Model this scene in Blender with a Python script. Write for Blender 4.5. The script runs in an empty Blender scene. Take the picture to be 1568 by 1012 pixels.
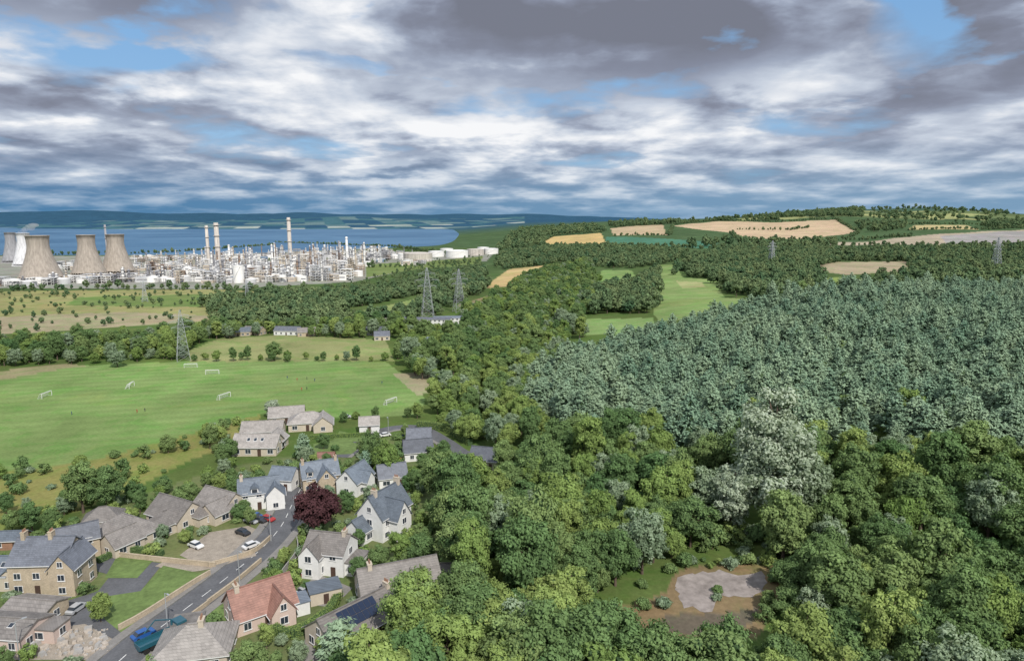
import bpy, bmesh, math, random
import numpy as np
from mathutils import Vector, Matrix
random.seed(7); R=np.random.RandomState(11)
sc=bpy.context.scene
rad=math.radians
# ------------------------------------------------------------------ camera
CAMZ=85.0; PITCH=rad(9.3); F=1045.0
cam=bpy.data.cameras.new("camera"); camo=bpy.data.objects.new("camera",cam); sc.collection.objects.link(camo)
cam.sensor_width=36; cam.lens=36*F/1568; cam.clip_start=1; cam.clip_end=60000
camo.location=(0,0,CAMZ); camo.rotation_euler=(rad(90)-PITCH,0,0); sc.camera=camo
# ------------------------------------------------------------------ terrain height field (metres)
COLX=[-100,300,700,810,950,1150,1300,1450,1568,1750]
ANG=[math.degrees(math.atan((x-784)/1045)) for x in COLX]
DEP=[0,80,130,180,250,350,450,600,800,1000,1500,2000,2600,3500,5000,7500,10000,13000,30000]
TAB={
0:[-84,-84,-84,-85,-86,-88,-90,-94,-99,-104,-108,-109.5,-113,-116,-116,-113,0,120,120],
1:[-84,-84,-84,-85,-86,-88,-90,-93,-98,-104,-108,-109.5,-112,-116,-116,-113,-20,105,105],
2:[-84,-84,-84,-84,-85,-87,-88,-91,-96,-101,-106,-108,-109,-112,-115,-114,-30,80,70],
3:[-84,-84,-84,-84,-84,-84,-85,-87,-91,-95,-98,-96,-90,-80,-66,-40,-5,45,45],
4:[-84,-84,-84,-83,-81,-80,-80,-82,-84,-86,-82,-68,-55,-35,-12,-30,-30,-30,-30],
5:[-84,-84,-84,-82,-77,-70,-67,-71,-78,-82,-75,-62,-45,-15,10,-30,-40,-40,-40],
6:[-84,-84,-84,-80,-73,-65,-60,-62,-72,-80,-72,-60,-42,2,80,-20,-40,-40,-40],
7:[-84,-84,-83,-79,-72,-64,-59,-60,-70,-78,-70,-58,-40,5,68,-20,-40,-40,-40],
8:[-84,-84,-83,-79,-73,-66,-61,-61,-70,-78,-70,-58,-42,-5,36,-20,-40,-40,-40],
9:[-84,-84,-83,-80,-76,-70,-66,-64,-70,-78,-70,-60,-48,-20,10,-20,-40,-40,-40]}
NA,NR=481,600
aa=np.linspace(-60,60,NA); lr=np.linspace(math.log(20),math.log(30000),NR)
cols=np.array([np.interp(np.exp(lr),DEP,TAB[i]) for i in range(10)])
G=np.zeros((NA,NR))
for j in range(NR): G[:,j]=np.interp(aa,ANG,cols[:,j])
def blur(A,n,ax):
    k=np.hanning(n+2)[1:-1]; k/=k.sum()
    P=np.pad(A,[(n//2,n//2) if i==ax else (0,0) for i in range(2)],mode='edge')
    return np.apply_along_axis(lambda v:np.convolve(v,k,'valid'),ax,P)
G=blur(blur(G,25,0),23,1)+CAMZ
def T(x,y):
    x=np.asarray(x,float); y=np.asarray(y,float)
    r=np.hypot(x,y)+1e-6; th=np.degrees(np.arctan2(x,y)); thc=np.clip(th,-60,60)
    d=r*np.cos(np.radians(thc))
    fi=(thc+60)/120*(NA-1); fj=(np.log(np.clip(d,20,29999))-lr[0])/(lr[-1]-lr[0])*(NR-1)
    i=np.clip(fi.astype(int),0,NA-2); j=np.clip(fj.astype(int),0,NR-2); u=fi-i; v=fj-j
    z=(G[i,j]*(1-u)+G[i+1,j]*u)*(1-v)+(G[i,j+1]*(1-u)+G[i+1,j+1]*u)*v
    a=np.clip((r-350)/1500,0,1)
    z=z+a*(1.6*np.sin(x/170+1.3)*np.sin(y/210)+1.0*np.sin(x/67+y/91))*np.clip((z+22)/12,0,1)
    b=np.clip((r-8200)/3000,0,1)
    z=z+b*(34*np.sin(x/1100+.6)*np.sin(x/2900+1)+20*np.sin(x/610+y/900)+10*np.sin(x/230))
    c=np.exp(-((r-4900)/1000)**2)*np.clip((th-15)/8,0,1)
    z=z+c*(9*np.sin(x/210)+6*np.sin(x/90+2)+3*np.sin(x/37))
    return z
def t1(x,y): return float(T(x,y))
# survey: bearing/depression read from the site photograph -> point ON the terrain
cp,sp=math.cos(PITCH),math.sin(PITCH)
TT=np.exp(np.linspace(math.log(25),math.log(25000),3000))
def S(px,py,maxd=None):
    a=(px-784)/F; b=-(py-506)/F
    d=np.array([a,cp+b*sp,-sp+b*cp])
    X=TT*d[0];Y=TT*d[1];Z=CAMZ+TT*d[2]
    below=np.nonzero(Z<T(X,Y))[0]
    k=below[0] if len(below) else len(TT)-1
    lo=TT[max(k-1,0)];hi=TT[k]
    for _ in range(18):
        m=(lo+hi)/2
        if CAMZ+m*d[2]<t1(m*d[0],m*d[1]): hi=m
        else: lo=m
    return Vector((hi*d[0],hi*d[1],t1(hi*d[0],hi*d[1])))
def mpp(p): return (p.y*cp-(p.z-CAMZ)*sp)/F
def poly(pts): return np.array([[*(S(*p).xy)] for p in pts])
def inside(P,x,y):
    x=np.asarray(x);y=np.asarray(y); c=np.zeros(x.shape,bool); n=len(P)
    for i in range(n):
        x1,y1=P[i];x2,y2=P[(i+1)%n]
        if y1==y2: continue
        c^=((y1>y)!=(y2>y))&(x<(x2-x1)*(y-y1)/(y2-y1)+x1)
    return c
# ------------------------------------------------------------------ material helpers
def newmat(name):
    m=bpy.data.materials.new(name); m.use_nodes=True; nt=m.node_tree; nt.nodes.clear()
    return m,nt
def N(nt,t,**k):
    n=nt.nodes.new(t)
    for a,b in k.items(): setattr(n,a,b)
    return n
def L(nt,a,b): nt.links.new(a,b)
def mixc(nt,f,a,b,bt='MIX'):
    n=N(nt,'ShaderNodeMix',data_type='RGBA',blend_type=bt)
    for s,v in ((0,f),(6,a),(7,b)):
        if hasattr(v,'is_output'): L(nt,v,n.inputs[s])
        else: n.inputs[s].default_value=v if s==0 else (*v[:3],1)
    return n.outputs[2]
def math_(nt,op,a,b=None,c=None,clamp=False):
    n=N(nt,'ShaderNodeMath',operation=op); n.use_clamp=clamp
    for i,v in enumerate((a,b,c)):
        if v is None: continue
        if hasattr(v,'is_output'): L(nt,v,n.inputs[i])
        else: n.inputs[i].default_value=v
    return n.outputs[0]
def noise(nt,vec,scale,detail=4,rough=.55,dist=0,dim='3D'):
    n=N(nt,'ShaderNodeTexNoise',noise_dimensions=dim); n.inputs['Scale'].default_value=scale; n.inputs['Detail'].default_value=detail
    n.inputs['Roughness'].default_value=rough; n.inputs['Distortion'].default_value=dist
    if vec is not None: L(nt,vec,n.inputs['Vector'])
    return n.outputs['Fac']
def ramp(nt,f,stops):
    n=N(nt,'ShaderNodeValToRGB'); e=n.color_ramp.elements
    while len(e)<len(stops): e.new(.5)
    for i,(p,c) in enumerate(stops):
        e[i].position=p; e[i].color=(*c[:3],1) if hasattr(c,'__len__') else (c,c,c,1)
    L(nt,f,n.inputs[0]); return n.outputs[0]
def out(nt,sh):
    o=N(nt,'ShaderNodeOutputMaterial'); L(nt,sh,o.inputs[0])
def mat(name,c,rough=.8,sc_=3.0,amt=.3,metal=0,bump=0,c2=None,spec=.3):
    m,nt=newmat(name); tc=N(nt,'ShaderNodeNewGeometry').outputs['Position']
    n=noise(nt,tc,sc_,6,.6); n2=noise(nt,tc,sc_*.15,3)
    f=math_(nt,'ADD',math_(nt,'MULTIPLY',n,.6),math_(nt,'MULTIPLY',n2,.4))
    f=ramp(nt,f,[(.3,0.0),(.7,1.0)])
    d=tuple(v*(1-amt) for v in c); h=c2 if c2 else tuple(min(1,v*(1+amt)) for v in c)
    col=mixc(nt,f,d,h)
    b=N(nt,'ShaderNodeBsdfPrincipled'); L(nt,col,b.inputs['Base Color']); b.inputs['Roughness'].default_value=rough
    b.inputs['Metallic'].default_value=metal; b.inputs['Specular IOR Level'].default_value=spec
    if bump:
        bn=N(nt,'ShaderNodeBump'); bn.inputs['Strength'].default_value=bump; bn.inputs['Distance'].default_value=.05
        L(nt,n,bn.inputs['Height']); L(nt,bn.outputs[0],b.inputs['Normal'])
    out(nt,b.outputs[0]); return m
def roofmat(name,c,row=.36):
    m,nt=newmat(name); g=N(nt,'ShaderNodeTexCoord').outputs['Object']; s=N(nt,'ShaderNodeSeparateXYZ'); L(nt,g,s.inputs[0])
    cb=N(nt,'ShaderNodeCombineXYZ'); L(nt,math_(nt,'ADD',s.outputs[0],s.outputs[1]),cb.inputs[0]); L(nt,s.outputs[2],cb.inputs[1])
    br=N(nt,'ShaderNodeTexBrick'); L(nt,cb.outputs[0],br.inputs['Vector'])
    br.inputs['Scale'].default_value=1; br.inputs['Brick Width'].default_value=.55; br.inputs['Row Height'].default_value=row*.75
    br.inputs['Mortar Size'].default_value=.02; br.inputs['Bias'].default_value=0
    br.inputs['Color1'].default_value=(*[v*.8 for v in c],1); br.inputs['Color2'].default_value=(*[v*1.2 for v in c],1); br.inputs['Mortar'].default_value=(*[v*.5 for v in c],1)
    n=noise(nt,g,.5,5,.65); col=mixc(nt,ramp(nt,n,[(.35,0.),(.7,1.)]),br.outputs['Color'],tuple(v*1.45+.015 for v in c))
    col=mixc(nt,.45,col,br.outputs['Color'])
    oi=N(nt,'ShaderNodeObjectInfo').outputs['Random']; col=mixc(nt,1.,col,ramp(nt,oi,[(0,.8),(1,1.2)]),'MULTIPLY')
    b=N(nt,'ShaderNodeBsdfPrincipled'); L(nt,col,b.inputs['Base Color']); b.inputs['Roughness'].default_value=.6
    out(nt,b.outputs[0]); return m
def leafmat(name,c1,c2,trans=.22,pale_sheen=None,pale_sheen_amt=.6):
    m,nt=newmat(name); oi=N(nt,'ShaderNodeObjectInfo')
    ln=noise(nt,oi.outputs['Location'],.022,2)
    f=math_(nt,'ADD',math_(nt,'MULTIPLY',oi.outputs['Random'],.7),math_(nt,'MULTIPLY',ramp(nt,ln,[(.35,0.),(.65,1.)]),.4),clamp=True)
    col=mixc(nt,f,c1,c2)
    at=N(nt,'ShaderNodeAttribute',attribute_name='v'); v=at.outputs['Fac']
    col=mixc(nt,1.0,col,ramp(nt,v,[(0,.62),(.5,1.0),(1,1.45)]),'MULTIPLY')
    if pale_sheen: col=mixc(nt,ramp(nt,v,[(.40,0.),(.8,pale_sheen_amt)]),col,pale_sheen)  # paler mix painted in for leaf sheen, the diffuse shader has no gloss
    b=N(nt,'ShaderNodeBsdfDiffuse'); L(nt,col,b.inputs['Color'])
    if trans:
        t=N(nt,'ShaderNodeBsdfTranslucent'); L(nt,mixc(nt,1.0,col,(1.3,1.4,.7),'MULTIPLY'),t.inputs[0])
        ms=N(nt,'ShaderNodeMixShader'); ms.inputs[0].default_value=trans; L(nt,b.outputs[0],ms.inputs[1]); L(nt,t.outputs[0],ms.inputs[2]); out(nt,ms.outputs[0])
    else: out(nt,b.outputs[0])
    return m
# ------------------------------------------------------------------ mesh helpers
def link(o,parent=None):
    sc.collection.objects.link(o)
    if parent: o.parent=parent
    return o
def empty(name,loc,rot=0,s=1):
    e=bpy.data.objects.new(name,None); e.location=loc; e.rotation_euler=(0,0,rot); e.scale=(s,s,s); e.empty_display_size=.1
    return link(e)
class MB:
    def __init__(s): s.v=[];s.f=[];s.m=[];s.n=0
    def add(s,vs,fs,mi=0):
        o=len(s.v); s.v+= [tuple(v) for v in vs]; s.f+=[tuple(i+o for i in f) for f in fs]; s.m+=[mi]*len(fs)
    def box(s,c,d,mi=0,rot=0,top=1.0,topy=None):
        x,y,z=c; a,b,h=d[0]/2,d[1]/2,d[2]/2; topy=top if topy is None else topy
        cr,sr=math.cos(rot),math.sin(rot)
        vs=[(-a,-b,-h),(a,-b,-h),(a,b,-h),(-a,b,-h),(-a*top,-b*topy,h),(a*top,-b*topy,h),(a*top,b*topy,h),(-a*top,b*topy,h)]
        vs=[(x+p*cr-q*sr,y+p*sr+q*cr,z+r) for p,q,r in vs]
        s.add(vs,[(3,2,1,0),(4,5,6,7),(0,1,5,4),(1,2,6,5),(2,3,7,6),(3,0,4,7)],mi)
    def cyl(s,p0,p1,r0,r1=None,n=10,mi=0,cap=True):
        r1=r0 if r1 is None else r1
        p0=Vector(p0);p1=Vector(p1); d=(p1-p0).normalized(); u=d.orthogonal().normalized(); w=d.cross(u)
        vs=[]
        for p,r in((p0,r0),(p1,r1)):
            for i in range(n):
                a=2*math.pi*i/n; vs.append(p+u*math.cos(a)*r+w*math.sin(a)*r)
        fs=[(i,(i+1)%n,n+(i+1)%n,n+i) for i in range(n)]
        if cap: fs+= [tuple(range(n))[::-1],tuple(range(n,2*n))]
        s.add(vs,fs,mi)
    def beam(s,a,b,w,mi=0): s.cyl(a,b,w*.7,w*.7,4,mi,False)
    def lathe(s,prof,n=32,mi=0,c=(0,0,0)):
        vs=[];fs=[]
        for r,z in prof:
            for i in range(n):
                a=2*math.pi*i/n; vs.append((c[0]+r*math.cos(a),c[1]+r*math.sin(a),c[2]+z))
        for k in range(len(prof)-1):
            for i in range(n):
                j=(i+1)%n; fs.append((k*n+i,k*n+j,(k+1)*n+j,(k+1)*n+i))
        s.add(vs,fs,mi)
    def obj(s,name,mats,loc=(0,0,0),rot=0,parent=None,smooth=False,do_link=True):
        me=bpy.data.meshes.new(name); me.from_pydata(s.v,[],s.f)
        for m in mats: me.materials.append(m)
        me.polygons.foreach_set('material_index',s.m)
        if smooth: me.polygons.foreach_set('use_smooth',[True]*len(s.f))
        me.update(); o=bpy.data.objects.new(name,me); o.location=loc; o.rotation_euler=(0,0,rot)
        if do_link: link(o,parent)
        return o
# ------------------------------------------------------------------ terrain mesh + colours
fr=np.linspace(-44,44,760); side=np.concatenate([np.linspace(44,316,60)[1:-1]])
th=np.radians(np.concatenate([fr,side])); nA=len(th)
rr=np.exp(np.linspace(math.log(8),math.log(28000),700)); nR=len(rr)
A,RR=np.meshgrid(th,rr); X=RR*np.sin(A); Y=RR*np.cos(A); Z=T(X,Y)
V=np.stack([X,Y,Z],-1).reshape(-1,3); V=np.vstack([V,[[0,0,float(Z[0].mean())]]])
i=np.arange(nA); k=np.arange(nR-1)[:,None]; j=(i+1)%nA
Q=np.stack([k*nA+i,(k+1)*nA+i,(k+1)*nA+j,k*nA+j],-1).reshape(-1,4)[:,::-1]
def npmesh(name,V,Q,mi=None,mats=(),attr=None,smooth=False,tris=None):
    me=bpy.data.meshes.new(name); me.vertices.add(len(V)); me.vertices.foreach_set('co',np.ascontiguousarray(V,dtype=np.float32).ravel())
    nt_=0 if tris is None else len(tris)
    me.loops.add(len(Q)*4+nt_*3); lv=Q.ravel()
    if nt_: lv=np.concatenate([lv,tris.ravel()])
    me.loops.foreach_set('vertex_index',lv.astype(np.int32))
    me.polygons.add(len(Q)+nt_); ls=np.arange(len(Q))*4
    if nt_: ls=np.concatenate([ls,len(Q)*4+np.arange(nt_)*3])
    me.polygons.foreach_set('loop_start',ls.astype(np.int32))
    for m in mats: me.materials.append(m)
    if mi is not None: me.polygons.foreach_set('material_index',mi.astype(np.int32))
    if attr is not None:
        a=me.attributes.new('v','FLOAT','POINT'); a.data.foreach_set('value',attr.astype(np.float32))
    me.update(calc_edges=True); me.validate()
    me.polygons.foreach_set('use_smooth',np.full(len(me.polygons),smooth))
    return me
tris=np.stack([np.arange(nA),(np.arange(nA)+1)%nA,np.full(nA,nA*nR)],-1)
C=np.zeros((len(V),4)); C[:,3]=0
D=np.hypot(V[:,0],V[:,1]); TH=np.degrees(np.arctan2(V[:,0],V[:,1]))
near=np.array([.10,.14,.045]); far=np.array([.075,.115,.06]); far_haze=np.array([.035,.085,.15])
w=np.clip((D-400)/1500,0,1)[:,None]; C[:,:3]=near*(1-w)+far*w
w=np.clip((D-4500)/3500,0,1)[:,None]; C[:,:3]=C[:,:3]*(1-w)+far_haze*w  # distance haze painted as blue into the far vertex colours
cell=(np.floor((V[:,0]+V[:,1]*.3)/260)*7.13+np.floor((V[:,1]-V[:,0]*.2)/450)*3.77); hh=np.abs(np.sin(cell*12.9898)*43758.5)%1
fm=(D>7400)&(D<11200)&(TH<1)
C[fm&(hh>.74),:3]=(.12,.18,.21); C[fm&(hh>.45)&(hh<=.74),:3]=(.06,.13,.17)  # far-shore patches blued too, haze kept in their colour
C[fm&(D<8700)&(hh>.80),:3]=(.34,.36,.36)
hm=(D>3900)&(D<5200)&(TH>18); hc=np.abs(np.sin((np.floor(V[:,0]/160)*5.1+np.floor(V[:,1]/260)*9.7)*12.9)*4375.5)%1
C[hm,:3]=(.13,.16,.08); C[hm&(hc>.6),:3]=(.31,.31,.15); C[hm&(hc<.25),:3]=(.07,.10,.06)
FIELDS=[
 ([(-60,592),(0,577),(100,561),(290,553),(590,553),(625,580),(652,612),(640,636),(520,640),(400,634),(300,662),(150,702),(0,724),(-120,738)],(.185,.26,.095)),
 ([(-60,598),(0,582),(100,564),(130,560),(100,556),(0,568),(-60,582)],(.29,.26,.15)),
 ([(-120,738),(0,724),(150,702),(300,662),(400,634),(380,680),(300,700),(200,750),(120,780),(0,820),(-120,840)],(.24,.23,.085)),
 ([(-80,447),(330,443),(520,452),(500,462),(330,492),(0,512),(-80,514)],(.29,.27,.13)),
 ([(-80,490),(60,482),(200,478),(330,484),(330,492),(0,512),(-80,514)],(.33,.28,.19)),
 ([(120,455),(330,450),(420,455),(300,470),(100,468)],(.16,.21,.08)),
 ([(290,537),(330,520),(430,513),(590,520),(604,552),(290,554)],(.25,.26,.12)),
 ([(600,572),(668,568),(672,596),(640,606)],(.33,.29,.19)),
 ([(735,442),(780,412),(868,402),(852,416),(790,438)],(.46,.34,.18)),
 ([(908,442),(922,414),(968,414),(980,436)],(.20,.28,.11)),
 ([(1000,480),(1012,405),(1035,405),(1045,425),(1095,428),(1110,456),(1175,458),(1165,480),(1010,492)],(.22,.285,.115)),
 ([(1035,430),(1075,432),(1080,440),(1045,442)],(.34,.34,.17)),
 ([(885,512),(898,488),(1000,486),(1005,508)],(.22,.30,.12)),
 ([(833,370),(850,362),(920,357),(930,377),(852,378)],(.54,.38,.19)),
 ([(935,350),(1015,344),(1022,360),(940,361)],(.46,.34,.24)),
 ([(1028,346),(1100,339),(1180,341),(1280,337),(1312,355),(1240,366),(1130,366),(1122,357)],(.50,.36,.26)),
 ([(928,363),(1100,371),(1092,381),(928,375)],(.08,.18,.13)),
 ([(1130,372),(1320,371),(1400,362),(1568,352),(1660,352),(1660,382),(1440,375),(1290,376)],(.38,.31,.25)),
 ([(1440,362),(1568,354),(1660,356),(1660,378),(1450,374)],(.31,.28,.29)),
 ([(1390,352),(1400,345),(1480,345),(1500,352)],(.44,.35,.2)),
 ([(1235,402),(1390,400),(1398,414),(1300,421),(1240,413)],(.36,.29,.21)),
 ([(1230,429),(1290,424),(1296,432),(1250,438)],(.24,.29,.1)),
 ([(545,478),(640,457),(648,470),(560,484)],(.25,.29,.12)),
 ([(700,468),(762,448),(770,456),(720,474)],(.24,.2,.12)),
 ([(-80,441),(-80,385),(250,385),(400,374),(760,385),(745,400),(640,410),(540,432),(330,443)],(.27,.26,.24)),
 ([(-80,392),(-80,380),(240,384),(420,372),(780,378),(760,386),(400,380),(240,392)],(.08,.12,.05)),
 ([(560,405),(740,392),(735,404),(640,412),(560,425)],(.16,.2,.08)),
 ([(860,975),(900,948),(940,930),(985,922),(1020,905),(1032,880),(1050,868),(1120,862),(1190,862),(1205,885),(1198,915),(1160,975),(1080,990),(1000,990),(920,990)],(.21,.155,.09)),
 ([(1020,940),(1000,965),(1080,975),(1150,955),(1165,930),(1110,938)],(.13,.11,.085)),
 ([(1375,880),(1390,842),(1480,832),(1530,870),(1430,892)],(.24,.30,.1)),
 ([(0,840),(120,790),(330,720),(640,660),(700,720),(690,900),(560,1100),(0,1100),(-200,1100)],(.14,.165,.075)),
]
for fi_,(pts,c) in enumerate(FIELDS):
    P=poly(pts); x0,y0=P.min(0)-1; x1,y1=P.max(0)+1
    s=np.nonzero((V[:,0]>x0)&(V[:,0]<x1)&(V[:,1]>y0)&(V[:,1]<y1))[0]
    m=inside(P,V[s,0],V[s,1]); C[s[m],:3]=c; C[s[m],3]=1 if fi_==0 else (.6 if fi_ in(9,10,12) else 0)
m,nt=newmat("ground_terrain")
pos=N(nt,'ShaderNodeNewGeometry').outputs['Position']
vc=N(nt,'ShaderNodeVertexColor',layer_name='Col'); col=vc.outputs[0]
n1=noise(nt,pos,.9,5,.7); n2=noise(nt,pos,.03,5,.6,.5); n3=noise(nt,pos,.006,4,.6)
mul=math_(nt,'MULTIPLY',math_(nt,'ADD',.55,math_(nt,'MULTIPLY',n1,.9)),math_(nt,'ADD',.6,math_(nt,'MULTIPLY',n2,.8)))
mul=math_(nt,'MULTIPLY',mul,math_(nt,'ADD',.62,math_(nt,'MULTIPLY',n3,.78)))
sx=N(nt,'ShaderNodeSeparateXYZ'); L(nt,pos,sx.inputs[0])
ph=math_(nt,'ADD',math_(nt,'ADD',math_(nt,'MULTIPLY',sx.outputs[0],-.16),math_(nt,'MULTIPLY',sx.outputs[1],.62)),math_(nt,'MULTIPLY',n2,2.5))
stp=math_(nt,'MULTIPLY',math_(nt,'MULTIPLY',math_(nt,'MULTIPLY',math_(nt,'SINE',ph),n3),.11),vc.outputs[1])
mul=math_(nt,'MULTIPLY',mul,math_(nt,'ADD',1.,stp))
cc=N(nt,'ShaderNodeCombineColor'); [L(nt,mul,cc.inputs[q]) for q in range(3)]
col2=mixc(nt,1.0,col,cc.outputs[0],'MULTIPLY')
col3=mixc(nt,ramp(nt,noise(nt,pos,.045,6,.75,1.0),[(.46,0.),(.62,.7)]),col2,mixc(nt,1.,col2,(.68,1.0,.68),'MULTIPLY'))
col3=mixc(nt,ramp(nt,noise(nt,pos,.02,5,.7,.5),[(.52,0.),(.68,.5)]),col3,mixc(nt,1.,col3,(1.3,1.12,1.0),'MULTIPLY'))
b=N(nt,'ShaderNodeBsdfDiffuse'); L(nt,col3,b.inputs['Color'])
out(nt,b.outputs[0])
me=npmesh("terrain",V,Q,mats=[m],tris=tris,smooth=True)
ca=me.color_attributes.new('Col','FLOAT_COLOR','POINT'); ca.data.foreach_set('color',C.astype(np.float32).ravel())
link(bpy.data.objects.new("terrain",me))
# ------------------------------------------------------------------ draped sheets
def drape(name,pts,m,zo=.06,maxe=2.5,px=True,wob=0):
    P=[S(*p) for p in pts] if px else [Vector((p[0],p[1],0)) for p in pts]
    if wob:
        o=[]
        for a,b_ in zip(P,P[1:]+P[:1]):
            n=max(1,int((b_-a).length/1.2))
            for k in range(n): q=a.lerp(b_,k/n); o.append(Vector((q.x+R.normal()*wob,q.y+R.normal()*wob,0)))
        P=o
    bm=bmesh.new(); f=bm.faces.new([bm.verts.new((p.x,p.y,0)) for p in P])
    bmesh.ops.triangulate(bm,faces=[f])
    for _ in range(8):
        es=[e for e in bm.edges if e.calc_length()>maxe]
        if not es or len(bm.verts)>60000: break
        bmesh.ops.subdivide_edges(bm,edges=es,cuts=1); bmesh.ops.triangulate(bm,faces=bm.faces[:])
    bmesh.ops.recalc_face_normals(bm,faces=bm.faces[:])
    for v in bm.verts: v.co.z=t1(v.co.x,v.co.y)+zo
    if bm.faces and sum(f.normal.z for f in bm.faces)<0: bmesh.ops.reverse_faces(bm,faces=bm.faces[:])
    me=bpy.data.meshes.new(name); bm.to_mesh(me); bm.free(); me.materials.append(m)
    return link(bpy.data.objects.new(name,me))
def spline(P,step):
    P=[Vector((p[0],p[1])) for p in P]; o=[]
    Q_=[P[0]*2-P[1]]+P+[P[-1]*2-P[-2]]
    for i in range(1,len(Q_)-2):
        a,b_,c,d=Q_[i-1:i+3]; n=max(2,int((c-b_).length/step))
        for k in range(n):
            t=k/n; o.append(.5*((2*b_)+(c-a)*t+(2*a-5*b_+4*c-d)*t*t+(3*b_-a-3*c+d)*t**3))
    o.append(P[-1]); return o
def strip(name,P,off,w,m,zo,thick=0,dash=None,parent=None):
    mb=MB(); n=len(P); L_=[];
    for i in range(n):
        t=(P[min(i+1,n-1)]-P[max(i-1,0)]).normalized(); nn=Vector((-t.y,t.x))
        a=P[i]+nn*(off-w/2); b_=P[i]+nn*(off+w/2)
        za,zb=t1(a.x,a.y)+zo,t1(b_.x,b_.y)+zo
        L_.append(((a.x,a.y,za),(b_.x,b_.y,zb),(a.x,a.y,za-thick-.3),(b_.x,b_.y,zb-thick-.3)))
    for i in range(n-1):
        if dash and (i//dash)%2: continue
        q=L_[i];r=L_[i+1]; mb.add([q[0],r[0],r[1],q[1]],[(3,2,1,0)][::1])
        if thick: mb.add([q[0],r[0],r[2],q[2]],[(0,1,2,3)]); mb.add([q[1],r[1],r[3],q[3]],[(3,2,1,0)])
    return mb.obj(name,[m],parent=parent)
M={}
M['asphalt']=mat('asphalt',(.115,.118,.128),.85,2,.3); M['pave']=mat('pavement',(.23,.22,.21),.9,2,.25); M['paint']=mat('road_paint',(.75,.75,.73),.6)
M['gravel']=mat('gravel',(.31,.27,.225),.95,4,.4); M['lawn']=mat('lawn_grass',(.13,.19,.06),.95,.8,.4); M['stone']=mat('sandstone',(.42,.35,.26),.9,3,.3,bump=.4)
M['cream']=mat('cream_render',(.50,.44,.36),.9,1,.14); M['white']=mat('white_render',(.68,.68,.67),.85,1,.1); M['salmon']=mat('salmon_render',(.54,.43,.38),.85,1,.12)
M['grey']=mat('grey_render',(.35,.34,.33),.85,1,.12); M['frame']=mat('white_upvc',(.68,.68,.68),.4,1,.03); M['door']=mat('door_paint',(.08,.05,.04),.5)
M['brick']=mat('red_brick',(.28,.16,.11),.9,5,.3); M['dirt']=mat('cracked_concrete_slab',(.30,.26,.24),.95,.45,.55,c2=(.43,.38,.36))
M['slate']=roofmat('blue_slate',(.125,.15,.185)); M['tile']=roofmat('grey_brown_tile',(.18,.165,.155)); M['tile2']=roofmat('light_concrete_tile',(.27,.25,.235)); M['terra']=roofmat('terracotta_tile',(.22,.115,.09)); M['dark']=roofmat('dark_slate',(.105,.115,.14))
def glassmat():
    m,nt=newmat('window_glass'); b=N(nt,'ShaderNodeBsdfPrincipled'); b.inputs['Base Color'].default_value=(.03,.04,.055,1); b.inputs['Roughness'].default_value=.08; b.inputs['Specular IOR Level'].default_value=.8; out(nt,b.outputs[0]); return m
M['glass']=glassmat()
M['metal']=mat('galvanised_steel',(.42,.44,.46),.45,.5,.15,metal=.3)
road=[S(*p) for p in [(60,1130),(130,1062),(205,992),(280,935),(345,886),(398,842),(430,806),(446,775),(462,745)]]
RP=spline([p.xy for p in road],1.0)
road2=[S(*p) for p in [(520,700),(545,682),(590,658),(640,655),(680,675),(715,697),(770,708)]]; RP2=spline([p.xy for p in road2],1.5)
roadside=[S(*p) for p in [(390,845),(360,852),(330,862),(290,868),(250,860)]]; RP3=spline([p.xy for p in roadside],1.0)
strip("road",RP,0,8.2,M['asphalt'],.07); strip("pavement",RP,5.3,2.2,M['pave'],.19,.12); strip("pavement",RP,-5.3,2.2,M['pave'],.19,.12)
strip("road_marking",RP,0,.16,M['paint'],.076,dash=3)
strip("road",RP2,0,6.0,M['asphalt'],.09); strip("pavement",RP2,-3.8,1.5,M['pave'],.2,.12); 
strip("driveway",RP3,0,5,M['gravel'],.082)
drape("driveway",[(100,950),(85,925),(150,905),(170,880),(130,870),(160,852),(250,862),(215,905),(165,950),(190,962),(180,985),(120,985)],M['asphalt'],.05)
drape("lawn",[(160,948),(150,915),(215,905),(250,866),(318,880),(295,895),(225,945),(185,968)],M['lawn'],.085)
drape("lawn",[(160,885),(180,850),(235,858),(210,885)],M['lawn'],.09)
drape("gravel_yard",[(275,850),(320,815),(380,805),(420,822),(385,845),(320,870)],M['gravel'],.06)
drape("stone_yard",[(20,1010),(60,965),(130,955),(185,985),(150,1010)],M['gravel'],.066)
drape("lawn",[(290,955),(330,925),(350,930),(345,955)],M['lawn'],.088)
drape("lawn",[(410,890),(445,850),(460,850),(450,885)],M['lawn'],.091)
drape("lawn",[(560,880),(600,855),(700,855),(700,890),(650,890),(600,870)],M['lawn'],.094)
drape("lawn",[(480,680),(520,672),(550,680),(545,695),(480,697)],M['lawn'],.094)
drape("lawn",[(505,680),(520,660),(560,668),(548,676)],M['lawn'],.1)
drape("paved_yard",[(455,900),(490,880),(540,900),(510,930),(470,925)],M['pave'],.06)
drape("paved_yard",[(440,1012),(470,975),(520,985),(500,1030)],M['pave'],.06)
drape("paved_yard",[(-20,1050),(-20,930),(60,960),(20,1010)],M['pave'],.056)
drape("old_concrete_slab",[(1030,898),(1042,880),(1100,874),(1130,880),(1172,876),(1170,905),(1140,915),(1100,912),(1088,935),(1050,930),(1040,912)],M['dirt'],.05,wob=.45)
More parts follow.
